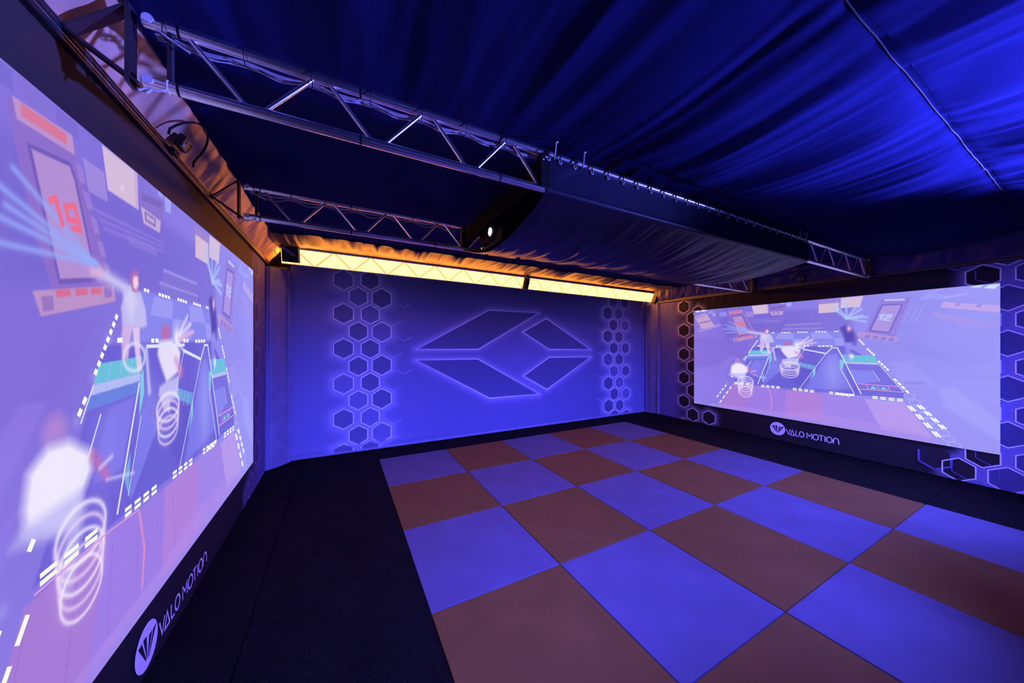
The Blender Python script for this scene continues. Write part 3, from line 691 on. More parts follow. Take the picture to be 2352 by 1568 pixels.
def crisp():
    """sharp bright marks of the picture as flat shapes in unit picture coordinates"""
    mp = lambda s, t, off: (s / ASP, -off, t)
    A0, B0 = globals()['A_'], globals()['B_']
    A_ = lambda x, y: (A0(x, y)[0] * ASP, A0(x, y)[1]); B_ = lambda x, y: (B0(x, y)[0] * ASP, B0(x, y)[1])
    PA = lambda *p: [A_(*q) for q in p]; PB = lambda *p: [B_(*q) for q in p]
    out = []
    fl = Flat(mp)                                   # white lane dashes
    def dash(p0, p1, thick):
        p0 = np.array(p0); p1 = np.array(p1); n = np.array([-(p1 - p0)[1], (p1 - p0)[0] * 1.0]); n = n / (np.linalg.norm(n) + 1e-9) * thick / 2
        fl.poly([p0 - n, p1 - n, p1 + n, p0 + n], .0016)
    def row(a, b, n, fill, thick):
        a = np.array(a); b = np.array(b)
        for k in range(n):
            s = a + (b - a) * (k / n); e = a + (b - a) * ((k + fill) / n); dash(s, e, thick)
    for x0, x1, n, y in ((965, 1010, 2, 646), (1082, 1200, 4, 645), (1275, 1405, 4, 641), (1490, 1630, 4, 636), (1716, 1780, 2, 633)): row(A_(x0, y), A_(x1, y), n, .75, .008)
    for x0, x1, n, y in ((800, 840, 1, 802), (1020, 1090, 2, 804), (1350, 1430, 2, 806), (1525, 1712, 4, 809)): row(A_(x0, y), A_(x1, y), n, .72, .010)
    for x0, y0, x1, y1, n in ((842, 1280, 1086, 1304, 4), (1222, 1320, 1500, 1352, 4), (1660, 1366, 1934, 1400, 4), (515, 1245, 730, 1262, 3)):
        for dv in (-.006, .006):
            p0 = A_(x0, y0); p1 = A_(x1, y1); row((p0[0], p0[1] + dv), (p1[0], p1[1] + dv), n, .68, .008)
    for dv in (-.006, .006):
        p0 = B_(284, 1016); p1 = B_(570, 1046); row((p0[0], p0[1] + dv), (p1[0], p1[1] + dv), 4, .68, .008)
    row(B_(-20, 985), B_(150, 998), 3, .68, .014)
    for x0, y0, x1, y1, n in ((800, 735, 690, 890, 8), (660, 930, 625, 975, 2), (425, 1265, 300, 1425, 4), (485, 1285, 330, 1500, 4), (500, 1160, 480, 1185, 1)): row(A_(x0, y0), A_(x1, y1), n, .62, .010)
    for x0, y0, x1, y1, n in ((168, 522, 218, 572, 4), (238, 600, 308, 664, 4), (334, 706, 430, 794, 4), (470, 858, 604, 990, 4)): row(B_(x0, y0), B_(x1, y1), n, .72, .011)
    for x0, y0, x1, y1 in ((598, 1090, 880, 1385), (680, 1085, 925, 1310)):
        for du in (-.0065, .0065):
            p0 = B_(x0, y0); p1 = B_(x1, y1); row((p0[0] + du, p0[1]), (p1[0] + du, p1[1]), 4, .66, .009)
    out.append((fl, 'lane_dash', 'pic_white'))
    fl2 = Flat(mp)                                  # glowing edges of the arena
    for pts, wd in ((PA((985, 822), (1366, 824)), .012), (PA((1350, 846), (1620, 898)), .014), (PA((1620, 898), (1690, 830), (1756, 830), (1846, 1000)), .010), (PA((1846, 1000),) + PB((190, 990)), .009),
                    (PA((1620, 898), (1302, 1314)), .005), (PA((934, 930), (800, 1262)), .009), (PA((946, 1030), (862, 1240)), .004), (PA((722, 980), (640, 1114)), .005), (PA((690, 906), (640, 985)), .005),
                    (PB((5, 760), (130, 985)), .006), (PB((345, 740), (550, 972)), .005), (PB((285, 790), (350, 880)), .004), (PA((1360, 850), (1250, 1010)), .004)):
        fl2.stroke([(a, b) for a, b in pts], wd * .7, .0014)
    out.append((fl2, 'edge_line', 'pic_line'))
    fl3 = Flat(mp)                                  # soft grid lines
    for x in (770, 830, 888): fl3.stroke(PA((x, 856), (x - 26, 925)), .0025, .0013)
    for x in (1320, 1375, 1425): fl3.stroke(PA((x, 1002 + (x - 1320) * .25), (x - 26, 1060 + (x - 1320) * .25)), .0025, .0013)
    for x in (90, 160, 230): fl3.stroke(PB((x, 655), (x + 26, 716)), .0025, .0013)
    for x in (555, 608, 660): fl3.stroke(PB((x + 75, 340 - 120), (x - 15, 430 - 40)), .0018, .0013)
    out.append((fl3, 'grid_line', 'pic_soft'))
    d = Flat(mp)                                    # red number 19
    d.stroke(PA((538, 535), (558, 522), (580, 572)), .010, .0018)
    d.stroke(PA((632, 545), (598, 551), (588, 526), (618, 515), (632, 545), (638, 560), (606, 566)), .010, .0018)
    out.append((d, 'red_digit', 'pic_red'))
    d = Flat(mp)                                    # pale number 12
    d.stroke(PB((344, 322), (372, 312), (352, 356)), .014, .0018)
    d.stroke(PB((392, 318), (446, 314), (440, 332), (392, 340), (384, 356), (440, 360)), .012, .0018)
    out.append((d, 'pale_digit', 'pic_digit'))
    d = Flat(mp)
    d.poly(PB((264, 945), (286, 918), (330, 948)), .0016); d.poly(PB((356, 952), (374, 926), (422, 956)), .0016)
    out.append((d, 'arrow_mark', 'pic_teal'))
    d = Flat(mp)
    d.stroke(PB((160, 900), (525, 928)), .005, .0014); d.stroke(PB((170, 945), (552, 975)), .005, .0014)
    for x in (230, 325, 415): d.stroke(PB((x, 905 + (x - 230) * .08), (x + 22, 950 + (x - 230) * .08)), .004, .0014)
    d.stroke(PA((500, 1262), (760, 1285), (930, 1310)), .0035, .0013)
    out.append((d, 'pink_line', 'pic_pink'))
    return out
CR = crisp()
crisp_me = []
for fl, nm, mk in CR:
    crisp_me += [(nm, me) for me in fl.meshes(nm, M[mk])]
gu = grid('picture', U, np.zeros_like(U), V, M['picture'], None, lin, smooth=False)
pic_mesh = gu.data; bpy.data.objects.remove(gu)
def screen(loc, rz, sx, sz, label):
    e = tag(empty('projection_screen', loc), label, 'screen', 'projection screens on the side walls')
    e.rotation_euler = (0, 0, rz)
    b = MB().box((0, .002, 0), (sx, .010, sz)).build('screen_sheet', M['white_plastic'], e, world=False)
    p = bpy.data.objects.new('projected_picture', pic_mesh); link(p, e); p.scale = (sx, 1, sz)
    for nm, me in crisp_me:
        o = bpy.data.objects.new(nm, me); link(o, p)
    return e
screen((XR - .042, -.757, .418), -math.pi / 2, 3.696, 1.987, 'wide projection screen on the wall without the sagging corner flap, game picture shown whole')
screen((XL + .040, -.58 - 3.77, .376), math.pi / 2, 3.77, 2.149, 'wide glowing projection screen below the rail where both trusses show their round pale plugs')

# ================================================================== CORNER FLAPS
def corner(p0, p1, zt, label, seed, bulge):
    p0 = np.array(p0); p1 = np.array(p1); n = 40; k = 140
    s, t = np.meshgrid(np.linspace(0, 1, n), np.linspace(0.012, zt, k), indexing='ij')
    d = p1 - p0; nrm = np.array([d[1], -d[0]]); nrm /= np.linalg.norm(nrm)
    off = bulge * np.sin(np.pi * s) + .010 * vnoise(s * 2.2 + t * 1.3, t * 1.8 - s, seed) + .012 * np.maximum(0, np.sin(9 * s - 5 * t + seed)) * (1 - s) * sstep(.5, 2.4, t) + .006 * vnoise(s * 9, t * 12, seed + 1) * sstep(.7, .85, s)
    e = tag(empty('corner_flap', (p0[0], p0[1], 0)), label, 'fabric flap')
    grid('flap_cloth', p0[0] + d[0] * s + nrm[0] * off, p0[1] + d[1] * s + nrm[1] * off, t, M['curtain'], e)
    for q in (.06, .14, .97):
        mb = MB(); mb.tube([(p0[0] + d[0] * q + nrm[0] * (bulge * math.sin(math.pi * q) + .008), p0[1] + d[1] * q + nrm[1] * (bulge * math.sin(math.pi * q) + .008), z) for z in np.linspace(.02, zt - .01, 14)], .006, 6)
        mb.build('piping', M['piping'], e, True)
    # soft padded sleeve at the banner side
    q = .86; mb = MB(); pts = []; rr = []
    for z in np.linspace(.03, zt - .02, 60):
        pts.append((p0[0] + d[0] * q + nrm[0] * (.0 + bulge * .4), p0[1] + d[1] * q + nrm[1] * bulge * .4, z)); rr.append(.030 + .004 * math.sin(z * 19 + seed) + .003 * math.sin(z * 43))
    mb.tube(pts, rr, 12); mb.build('padded_sleeve', M['curtain'], e, True)
    return e
corner((XL + .02, .20), (-1.13, YB - .03), 2.74, 'blue padded corner flap with loose creases beside the overhanging black bracket box', 1, .03)
corner((6.18, YB - .03), (XR - .02, .10), 2.70, 'narrow smooth blue corner flap with straight piping at the end of the warm light bar', 2, .02)

# ================================================================== RAILS
def wall_rail(name, a, b, inward, label):
    a = np.array(a); b = np.array(b); e = empty(name, tuple((a + b) / 2)); struct(e, label)
    n = np.array(inward)
    mb = MB(); mb.bar(a + n * .02, b + n * .02, .05, .06); mb.build('rail_profile', M['rail'], e, bevel=.004)
    for dz, m in ((.026, 'rail_edge'), (.008, 'rail'), (-.012, 'rail_edge'), (-.026, 'rail')):
        mb = MB(); o = n * .046 + np.array([0, 0, dz]); mb.tube([a + o, b + o], .0022, 6); mb.build('rail_ridge', M[m], e)
wall_rail('trim_1', (XL + .0, YF, 2.80), (XL + .0, .32, 2.80), (1, 0, 0), 'black grooved banner rail')
wall_rail('trim_2', (XR - .0, YF, 2.67), (XR - .0, .32, 2.70), (-1, 0, 0), 'black grooved banner rail')
struct(MB().box((XL, YB + .002, 2.74), (XR, YB + .03, 2.80)).build('trim_3', M['rail']), 'black rail above the back banner')

# ================================================================== CEILING
def ceil_z(x, y):
    z = 3.045 - (x + 1.24) / 7.4 * .085
    z -= .03 * np.clip((-.9 - x) / .3, 0, 1)
    return z
x = np.linspace(-1.24, 6.14, 360); y = np.linspace(YF, YB, 300)
X, Y = np.meshgrid(x, y, indexing='ij')
Z = ceil_z(X, Y) + 0 * Y
SEAM = -4.66
amp = .25 + .75 * sstep(.6, 3.2, X) * (1 - sstep(-3.0, -1.2, Y))
fan = X + .10 * (Y + 3) * vnoise(X * .5, Y * .3, 21)
wr = np.zeros_like(X)
for sc, a, sd in ((2.2, .018, 22), (4.7, .011, 23), (10.5, .0055, 24), (21, .0022, 25)):
    nz_ = vnoise(fan * sc + 3 * vnoise(Y * .45, X * .2, sd + 10) * .35, Y * .42 + sd, sd); wr += a * (1 - 2 * np.abs(nz_))
Z -= amp * wr * 1.5 * (1 - .85 * np.exp(-((Y - SEAM) / .13) ** 2))
Z -= .045 * np.sin(np.clip((Y + 3.42) / -1.24, 0, 1) * math.pi) * sstep(-1, 1.5, X)          # slack between truss and seam
Z -= .03 * np.sin(np.clip((Y - SEAM) / (YF - SEAM), 0, 1) * math.pi)
sd = np.abs(Y - SEAM); Z += .012 * np.exp(-(sd / .02) ** 2); Z += .006 * vnoise(X * 16, Y * 3, 31) * np.exp(-(sd / .16) ** 2)
# keep the cloth above the trusses
for ty in (-3.42, -1.93): Z = np.where(np.abs(Y - ty) < .12, np.maximum(Z, ceil_z(X, Y) - .025), Z)
ceiling = struct(grid('ceiling', X, Y, Z, M['ceil']), 'dark wrinkled tent fabric ceiling')
ii = int(np.argmin(np.abs(y - SEAM)))
mb = MB(); mb.tube([(x[i], SEAM, Z[i, ii] - .004) for i in range(0, 360, 3)], .0028, 6); mb.build('seam_piping', M['seam'], ceiling, True)
mb = MB(); mb.tube([(x[i], SEAM - .03, Z[i, ii - 1] - .002) for i in range(0, 360, 3)], .003, 5); mb.build('seam_piping', M['ceil'], ceiling, True)
# roof deck above the cloth
struct(MB().box((XL - .12, YF - .12, ZT + .02), (XR + .12, YB + .12, ZT + .08)).build('trim_4', M['black_matte']), 'tent roof above the ceiling cloth')

def valance(p0, p1, along0, along1, axis, label, seed, amp, m='valance'):
    """gathered strip between a wall rail (p0) and the ceiling edge (p1); p = (a, z) with a the coordinate across"""
    n = int((along1 - along0) / .013); k = 26
    s, t = np.meshgrid(np.linspace(along0, along1, n), np.linspace(0, 1, k), indexing='ij')
    a = p0[0] + (p1[0] - p0[0]) * t; z = p0[1] + (p1[1] - p0[1]) * t
    L = math.hypot(p1[0] - p0[0], p1[1] - p0[1]); na, nz2 = (p1[1] - p0[1]) / L, -(p1[0] - p0[0]) / L
    sg = 1 if na * (2.4 if axis == 'x' else -2.5) - 0 > 0 else -1
    f = np.zeros_like(s)
    for sc, am, sd in ((3, .5, 1), (8, .9, 2), (19, .55, 3), (41, .22, 4)): f += am * vnoise(s * sc + t * 1.4, t * 1.2 + sd, seed + sd)
    f *= amp * (.35 + .65 * np.sin(np.pi * t) ** .5)
    if axis == 'y': z = ceil_z(s, 0) - .016 + 0 * t; f = np.abs(f) * 1.3; f *= np.clip((.15 - a) / .25, 0, 1); sg = -1 if nz2 > 0 else 1
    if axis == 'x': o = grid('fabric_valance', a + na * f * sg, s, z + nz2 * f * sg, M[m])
    else: o = grid('fabric_valance', s, a + na * f * sg, z + nz2 * f * sg, M['strip'])
    return tag(o, label, 'fabric valance')
valance((XL + .03, 2.835), (-1.225, 3.03), YF, .45, 'x', 'crumpled fabric valance tinted for the orange light above the rail carrying the dark box on a looped cord', 40, .014)
valance((XR - .03, 2.70), (6.125, 2.955), YF, .45, 'x', 'dark gathered valance above the rail, with vertical folds and a thin-rimmed sensor', 50, .022, 'valance_dark')
valance((.42, 3.030), (-.50, 3.030), -1.24, 6.14, 'y', 'crumpled fabric strip lit orange right above the warm light bar', 60, .030)

# ================================================================== TRUSSES
def make_truss(y, zb, zt, label):
    x0, x1 = -1.17, 6.08
    lb = lambda x: zb[0] + (zb[1] - zb[0]) * (x - x0) / (x1 - x0)
    lt = lambda x: zt[0] + (zt[1] - zt[0]) * (x - x0) / (x1 - x0)
    e = tag(empty('lattice_truss', (x0, y, zb[0])), label, 'truss', 'ladder trusses under the ceiling')
    for nm, fz in (('bottom_chord', lb), ('top_chord', lt)):
        mb = MB(); mb.tube([(x0, y, fz(x0)), (x1, y, fz(x1))], .0215, 20); mb.build(nm, M['alu'], e, True)
        mb = MB(); mb.tube([(x0 - .004, y, fz(x0)), (x0, y, fz(x0))], .017, 16); mb.build('end_plug', M['plug'], e, True)
        mb = MB(); mb.tube([(x1, y, fz(x1)), (x1 + .004, y, fz(x1))], .017, 16); mb.build('end_plug', M['plug'], e, True)
        for xx in (x0 + .018, x1 - .018):
            mb = MB(); mb.tube([(xx, y - .0262, fz(xx)), (xx, y - .018, fz(xx))], .0165, 18); mb.build('face_plug', M['white_plastic'], e, True)
        for xx in (x0 + .10, x0 + .75, x0 + 1.5):
            mb = MB(); mb.tube([(xx - .004, y, fz(xx)), (xx + .004, y, fz(xx))], .0228, 16); mb.build('chord_band', M['black_plastic'], e, True)
    for xx in (x0 + .075, x1 - .06):
        mb = MB(); mb.tube([(xx, y, lb(xx)), (xx, y, lt(xx))], .011, 10); mb.build('upright', M['steel_dark'], e, True)
    k = 0; xb = -.83
    while True:
        a = xb - .022; t = xb - .245 + .022
        if t > x0 + .09:
            mb = MB(); mb.tube([(a, y, lb(a)), (t, y, lt(t))], .0095, 10); mb.build('brace', M['alu'], e, True)
        a = xb + .022; t = xb + .245 - .022
        if t > x1 - .05: break
        mb = MB(); mb.tube([(a, y, lb(a)), (t, y, lt(t))], .0095, 10); mb.build('brace', M['alu'], e, True)
        xb += .49
    # triangular end brackets that carry the truss on the wall rails
    for sx, xe, xw, zw in ((-1, x0, XL + .05, 2.81), (1, x1, XR - .05, 2.69)):
        mb = MB(); xx = xe + sx * .035
        mb.bar((xx, y, lb(xe) - .03), (xx, y, lt(xe) + .035), .055, .012, (sx, 0, 0))
        mb.bar((xw, y, zw), (xe + sx * .005, y, lb(xe) - .024), .05, .010)
        mb.bar((xw, y, zw + .004), (xx, y, lt(xe) + .03), .05, .010)
        mb.build('end_bracket', M['steel_dark'], e)
    return e, lb, lt
trA, lbA, ltA = make_truss(-3.42, (2.705, 2.645), (2.935, 2.880), 'aluminium ladder truss with the cloth sling laced along its top chord')
trB, lbB, ltB = make_truss(-1.93, (2.705, 2.640), (2.935, 2.870), 'aluminium ladder truss behind the projector, running over the back edge of the sling')

# cables tied along the top chords
def cables(y, lt, xa, xb, n, label, seed):
    rs = random.Random(seed); e = tag(empty('cable_bundle', (xa, y, lt(xa) - .05)), label, 'cables')
    ties = np.arange(xa + .03, xb, .245)
    for c in range(n):
        pts = []; amp = rs.uniform(.006, .03); ph = rs.uniform(0, 6); o = rs.uniform(-.012, .012)
        for xx in np.linspace(xa, xb, int((xb - xa) * 40)):
            fr = ((xx - ties[0]) / .245) % 1.0
            pts.append((xx, y + .012 + o + .004 * math.sin(xx * 9 + ph), lt(xx) - .028 - .006 * (c % 3) - amp * math.sin(math.pi * fr) ** 2))
        mb = MB(); mb.tube(pts, .0026, 5); mb.build('cable', M['cable'], e, True)
    for xx in ties:
        mb = MB(); mb.tube([(xx, y + .03 * math.cos(t), lt(xx) - .012 + .034 * math.sin(t)) for t in np.linspace(0, 2 * math.pi, 15)[:-1]], .0022, 5, closed=True); mb.build('cable_tie', M['black_plastic'], e)
    # loose pale tie tails
    for q in ((.02, -.06), (.05, -.075)):
        mb = MB(); mb.tube([(xa + .01, y - .02, lt(xa) - .03), (xa + .03 + q[0], y - .03, lt(xa) + q[1]), (xa + .06 + q[0], y - .026, lt(xa) + q[1] - .012)], .003, 5); mb.build('tie_tail', M['white_plastic'], e, True)
cables(-3.42, ltA, -1.14, .62, 6, 'thin pale cables tied under the top chord of the truss holding the cloth sling', 3)
cables(-1.93, ltB, -1.14, .55, 4, 'thin pale cables tied under the top chord of the truss behind the projector', 4)
for y_, lb_, nm in ((-3.42, lbA, 'pale plastic tie hanging under the front chord end of the truss with the cloth sling'), (-1.93, lbB, 'pale plastic tie hanging under the chord end of the truss behind the projector')):
    mb = MB(); z = lb_(-1.1)
    mb.tube([(-1.10, y_ - .018, z - .018), (-1.125, y_ - .02, z - .034), (-1.15, y_ - .022, z - .032), (-1.175, y_ - .024, z - .05)], .004, 6); mb.tube([(-1.14, y_ - .022, z - .033), (-1.155, y_ - .022, z - .055)], .004, 6)
    mb.tube([(-1.10, y_ + .024 * math.sin(t), z + .024 * math.cos(t)) for t in np.linspace(0, 2 * math.pi, 17)[:-1]], .0025, 5, closed=True)
    tag(mb.build('zip_tie', M['white_plastic'], None, True), nm, 'zip tie')

# ================================================================== SLING (cloth hung under the two trusses)
sling = tag(empty('cloth_sling', (2.4, -2.7, 2.6)), 'black cloth sling laced to the truss and sagging beneath the projector', 'cloth')
xa, xb = .65, 4.22
ns, nt_ = 260, 120
s, t = np.meshgrid(np.linspace(0, 1, ns), np.linspace(0, 1, nt_), indexing='ij')
SX = xa + (xb - xa) * s
y1c, y2c = -3.42, -1.93
zA = lbA(SX); zT = ltA(SX) - .035; zB = lbB(SX)
t1, t2 = .22, .30                       # front drop, wrap under the front chord, span
SY = np.empty_like(t); SZ = np.empty_like(t)
a = np.clip(t / t1, 0, 1)
ydrop = y1c - .026 + .012 * np.sin(np.pi * a); zdrop = zT + (zA - zT) * a
ang = np.clip((t - t1) / (t2 - t1), 0, 1) * (math.pi * .55)
ywrap = y1c - .026 * np.cos(ang); zwrap = zA - .026 * np.sin(ang)
b = np.clip((t - t2) / (1 - t2), 0, 1)
yS = y1c - .026 * math.cos(math.pi * .55); zS = zA - .026 * math.sin(math.pi * .55)
sag = (.155 - .06 * s) * (1 - .35 * np.sin(np.pi * s))
yspan = yS + (y2c + .005 - yS) * b; zspan = zS + (zB - .026 - zS) * b - sag * np.sin(np.pi * b ** .92)
SY = np.where(t < t1, ydrop, np.where(t < t2, ywrap, yspan)); SZ = np.where(t < t1, zdrop, np.where(t < t2, zwrap, zspan))
SX = SX + .17 * (1 - b) * (t >= t2) * s * 0 + .19 * b * s * (t >= t2) - .02 * b * (1 - s)
wr = np.zeros_like(t)
dgn = SX + .55 * (1 - b) * (0.3 + s)
for sc, am, sdd in ((4.5, .016, 71), (10, .009, 72), (22, .004, 73)): wr += am * (1 - 2 * np.abs(vnoise(dgn * sc, b * 1.6 + sdd, sdd)))
SZ = SZ + np.where(t >= t2, wr * np.sin(np.pi * np.clip(b, 0.0, 1)) ** .6 * (.4 + .6 * sstep(.0, .3, s)), 0)
fd = np.zeros_like(t)
for sc, am, sdd in ((2.4, .012, 75), (6, .006, 76)): fd += am * vnoise(SX * sc + a, a * 1.5, sdd)
SY = np.where(t < t1, np.minimum(SY + fd * np.sin(np.pi * a), y1c - .024), SY)
grid('sling_cloth', SX, SY, SZ, M['sling'], sling)
rx = [.66, .75] + [.87 + .1465 * k for k in range(22)] + [4.09, 4.18]
gr_me = None
for i, xx in enumerate(rx):
    zc = ltA(xx) - .045
    def at(o, zc=zc, xx=xx): o.location = (xx, -3.42 - .0, zc); return o
    if gr_me is None:
        mb = MB(); mb.tube([(.011 * math.cos(q), -.030, .011 * math.sin(q)) for q in np.linspace(0, 2 * math.pi, 15)[:-1]], .0035, 6, closed=True); gr_me = mb.mesh('grommet', True); gr_me.materials.append(M['plug'])
        mb = MB(); pts = [(0, -.030, 0)] + [(.0, -.030 * math.cos(q), .047 + .030 * math.sin(q)) for q in np.linspace(0, math.pi, 10)] + [(0, .022, .0), (0, -.01, -.008)]
        mb.tube(pts, .0048, 6, closed=True); tie_me = mb.mesh('lacing_loop', True); tie_me.materials.append(M['black_plastic'])
    for nm, me in (('grommet', gr_me), ('lacing_loop', tie_me)):
        o = bpy.data.objects.new(nm, me); link(o); o.location = (xx, -3.42, zc); local_to(o, sling)
for xx in (.70, .93, 3.98, 4.13):
    mb = MB(); z0 = ltA(xx) - .04; zc = float(ceil_z(np.array(xx), 0))
    mb.tube([(xx, -3.455, z0), (xx + .004, -3.462, z0 + .05), (xx + .012, -3.458, zc - .035), (xx + .03, -3.45, zc - .022)], .005, 8); mb.build('hook', M['white_plastic'], sling, True)
mb = MB(); mb.tube([(xx, -3.452, ltA(xx) - .034) for xx in np.linspace(.66, 4.2, 40)], .004, 6); mb.build('lacing_cord', M['steel_dark'], sling, True)
mb = MB(); mb.tube([(xx, -1.93 - .026 * .4, lbB(xx) - .030) for xx in np.linspace(.62, 4.4, 40)], .004, 6); mb.build('lacing_cord', M['black_plastic'], sling, True)

# ================================================================== PROJECTOR AND ITS RAIL
rail = tag(empty('mounting_rail', (.63, -2.7, 2.8)), 'black perforated mounting rail between the two trusses beside the projector', 'rail')
mb = MB(); mb.box((.625, -3.40, 2.735), (.635, -1.95, 2.895)); mb.box((.635, -3.40, 2.735), (.665, -1.95, 2.745)); mb.box((.635, -3.40, 2.885), (.665, -1.95, 2.895)); mb.build('rail_channel', M['black_matte'], rail)
for k in range(28):
    for zz in (2.76, 2.87):
        mb = MB(); yy = -3.36 + k * .05; mb.tube([(.6235, yy, zz), (.626, yy, zz)], .006, 8); mb.build('rail_hole', M['steel_dark'], rail)
for yy, lt in ((-3.42, ltA), (-1.93, ltB)):
    mb = MB(); mb.box((.60, yy - .03, 2.69), (.68, yy + .03, 2.90)); mb.build('truss_clamp', M['black_plastic'], rail, bevel=.004)
    for zz in (2.86, 2.88):
        mb = MB(); mb.tube([(.62 + (zz - 2.86), yy - .034, zz), (.62 + (zz - 2.86), yy - .026, zz)], .006, 8); mb.build('clamp_bolt', M['plug'], rail)
mb = MB(); mb.tube([(.66, -1.965, 2.94), (.662, -1.97, 2.90), (.65, -1.975, 2.865), (.63, -1.972, 2.855)], .005, 6); mb.build('hook', M['white_plastic'], rail, True)
pj = tag(empty('projector', (.95, -2.35, 2.60)), 'black video projector with a lit round lens resting inside the cloth sling', 'projector')
px0, px1, py0, py1, pz0, pz1 = .74, 1.22, -2.62, -2.08, 2.615, 2.86
MB().box((px0, py0, pz0), (px1, py1, pz1)).build('body', M['black_plastic'], pj, bevel=.018)
ly, lz = -2.40, 2.755
mb = MB()
hp = [(.095 * math.cos(math.pi / 8 + k * math.pi / 4), .095 * math.sin(math.pi / 8 + k * math.pi / 4)) for k in range(8)]
vs = []
for r_, dx in ((1.1, .004), (1.02, .022), (.92, .022), (.62, -.010)): vs += [(px0 - dx, ly + a_ * r_, lz + b_ * r_) for a_, b_ in hp]
fs = [];
for q in range(3):
    for k in range(8): fs.append((q * 8 + k, q * 8 + (k + 1) % 8, q * 8 + 8 + (k + 1) % 8, q * 8 + 8 + k))
mb.add(vs, fs); mb.build('lens_surround', M['black_plastic'], pj)
mb = MB(); mb.tube([(px0 - .012, ly + .056 * math.cos(q), lz + .056 * math.sin(q)) for q in np.linspace(0, 2 * math.pi, 25)[:-1]], .006, 8, closed=True); mb.build('lens_ring', M['plug'], pj, True)
mb = MB(); rings = [[(px0 - .006 - .012 * math.cos(ph), ly + .052 * math.sin(ph) * math.cos(q), lz + .052 * math.sin(ph) * math.sin(q)) for q in np.linspace(0, 2 * math.pi, 25)[:-1]] for ph in (.05, .5, 1.0, 1.55)]
vs = [p for r_ in rings for p in r_]; fs = [tuple(range(24))] + [(i * 24 + k, i * 24 + (k + 1) % 24, (i + 1) * 24 + (k + 1) % 24, (i + 1) * 24 + k) for i in range(3) for k in range(24)]
mb.add(vs, fs); lens = mb.build('lens_glass', M['lens_glass'], pj, True)
mb = MB(); mb.tube([(px0 - .0195, ly + .004, lz - .012), (px0 - .017, ly + .004, lz - .012)], .036, 20); mb.build('lamp_spot', M['lens'], lens, True)
for k in range(3):
    mb = MB(); yy = -2.15 - .035 * k; mb.box((px0 - .003, yy - .007, 2.645), (px0, yy + .007, 2.66)); mb.build('indicator', M['led'] if k == 0 else M['piping'], pj)
for k in range(9):
    mb = MB(); mb.box((.80 + .035 * k, py0 - .003, 2.68), (.818 + .035 * k, py0 + .002, 2.82)); mb.build('vent_slat', M['steel_dark'], pj)
for xx in (.80, 1.16):
    for yy in (-2.56, -2.14):
        mb = MB(); mb.tube([(xx, yy, 2.595), (xx, yy, 2.62)], .018, 12); mb.build('foot', M['black_matte'], pj)
mb = MB(); mb.box((.79, -2.615, 2.611), (.84, -2.50, 2.616)); mb.build('rating_sticker', M['label'], pj)
mb = MB(); mb.box((.92, -2.38, 2.86), (.98, -2.32, 3.0)); mb.build('ceiling_mount', M['black_matte'], pj)

# ================================================================== LIGHT BARS
def light_bar(bot0, bot1, fwd, up_h, m_glow, m_brace_shadow, label, clip=None, zig=True, sgn=1):
    """bot0/bot1: ends of the lower edge; the face leans outwards so that the top edge lies fwd further into the room"""
    b0 = np.array(bot0); b1 = np.array(bot1); L = np.linalg.norm(b1 - b0); d = (b1 - b0) / L
    upv = np.array([0, -fwd * sgn, up_h]); hgt = np.linalg.norm(upv); upn = upv / hgt
    nrm = np.cross(d, upn) if sgn > 0 else np.cross(upn, d)                   # towards the room
    e = tag(empty('light_bar', tuple(b0)), label, 'light')
    P = lambda s_, h, o: b0 + d * s_ + upn * h + nrm * o
    def slab(s0, s1, h0, h1, o0, o1):
        mb = MB(); vs = [P(s_, h, o) for o in (o0, o1) for s_, h in ((s0, h0), (s1, h0), (s1, h1), (s0, h1))]
        mb.add(vs, [(3, 2, 1, 0), (4, 5, 6, 7), (0, 1, 5, 4), (1, 2, 6, 5), (2, 3, 7, 6), (3, 0, 4, 7)]); return mb
    slab(0, L, 0, hgt, -.13, -.012).build('housing', M['rail'], e)
    slab(-.004, L + .004, hgt - .022, hgt, -.05, .010).build('frame_rail', M['bar_frame'], e)
    slab(-.004, L + .004, 0, .016, -.05, .010).build('frame_rail', M['bar_frame'], e)
    slab(-.012, 0, .012, hgt - .02, -.125, .004).build('end_diffuser', m_glow, e); slab(L, L + .012, .012, hgt - .02, -.125, .004).build('end_diffuser', m_glow, e)
    parts = [(0.002, L - .002)] if clip is None else [(0.002, clip - .04), (clip + .04, L - .002)]
    for s0, s1 in parts: slab(s0, s1, .017, hgt - .023, -.011, .0).build('diffuser', m_glow, e)
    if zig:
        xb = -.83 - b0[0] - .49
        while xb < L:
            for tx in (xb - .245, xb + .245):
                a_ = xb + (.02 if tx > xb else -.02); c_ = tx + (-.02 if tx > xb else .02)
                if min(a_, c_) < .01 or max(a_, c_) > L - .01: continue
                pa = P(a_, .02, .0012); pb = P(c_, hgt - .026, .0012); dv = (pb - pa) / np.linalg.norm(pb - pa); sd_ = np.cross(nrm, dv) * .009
                mb = MB(); mb.add([pa - sd_, pa + sd_, pb + sd_, pb - sd_], [(0, 1, 2, 3)]); mb.build('lattice_shadow', m_brace_shadow, e)  # strip paints a shadow of the inner lattice onto the diffuser
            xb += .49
    return e, P, slab, L, hgt
e, P, slab, L, H_ = light_bar((-1.205, .30, 2.803), (6.16, .30, 2.695), .10, .225, M['warm_glow'], M['warm_brace_shadow'], 'long warm white light bar with painted zigzag lattice shadows along the top of the emblem banner', clip=3.83)
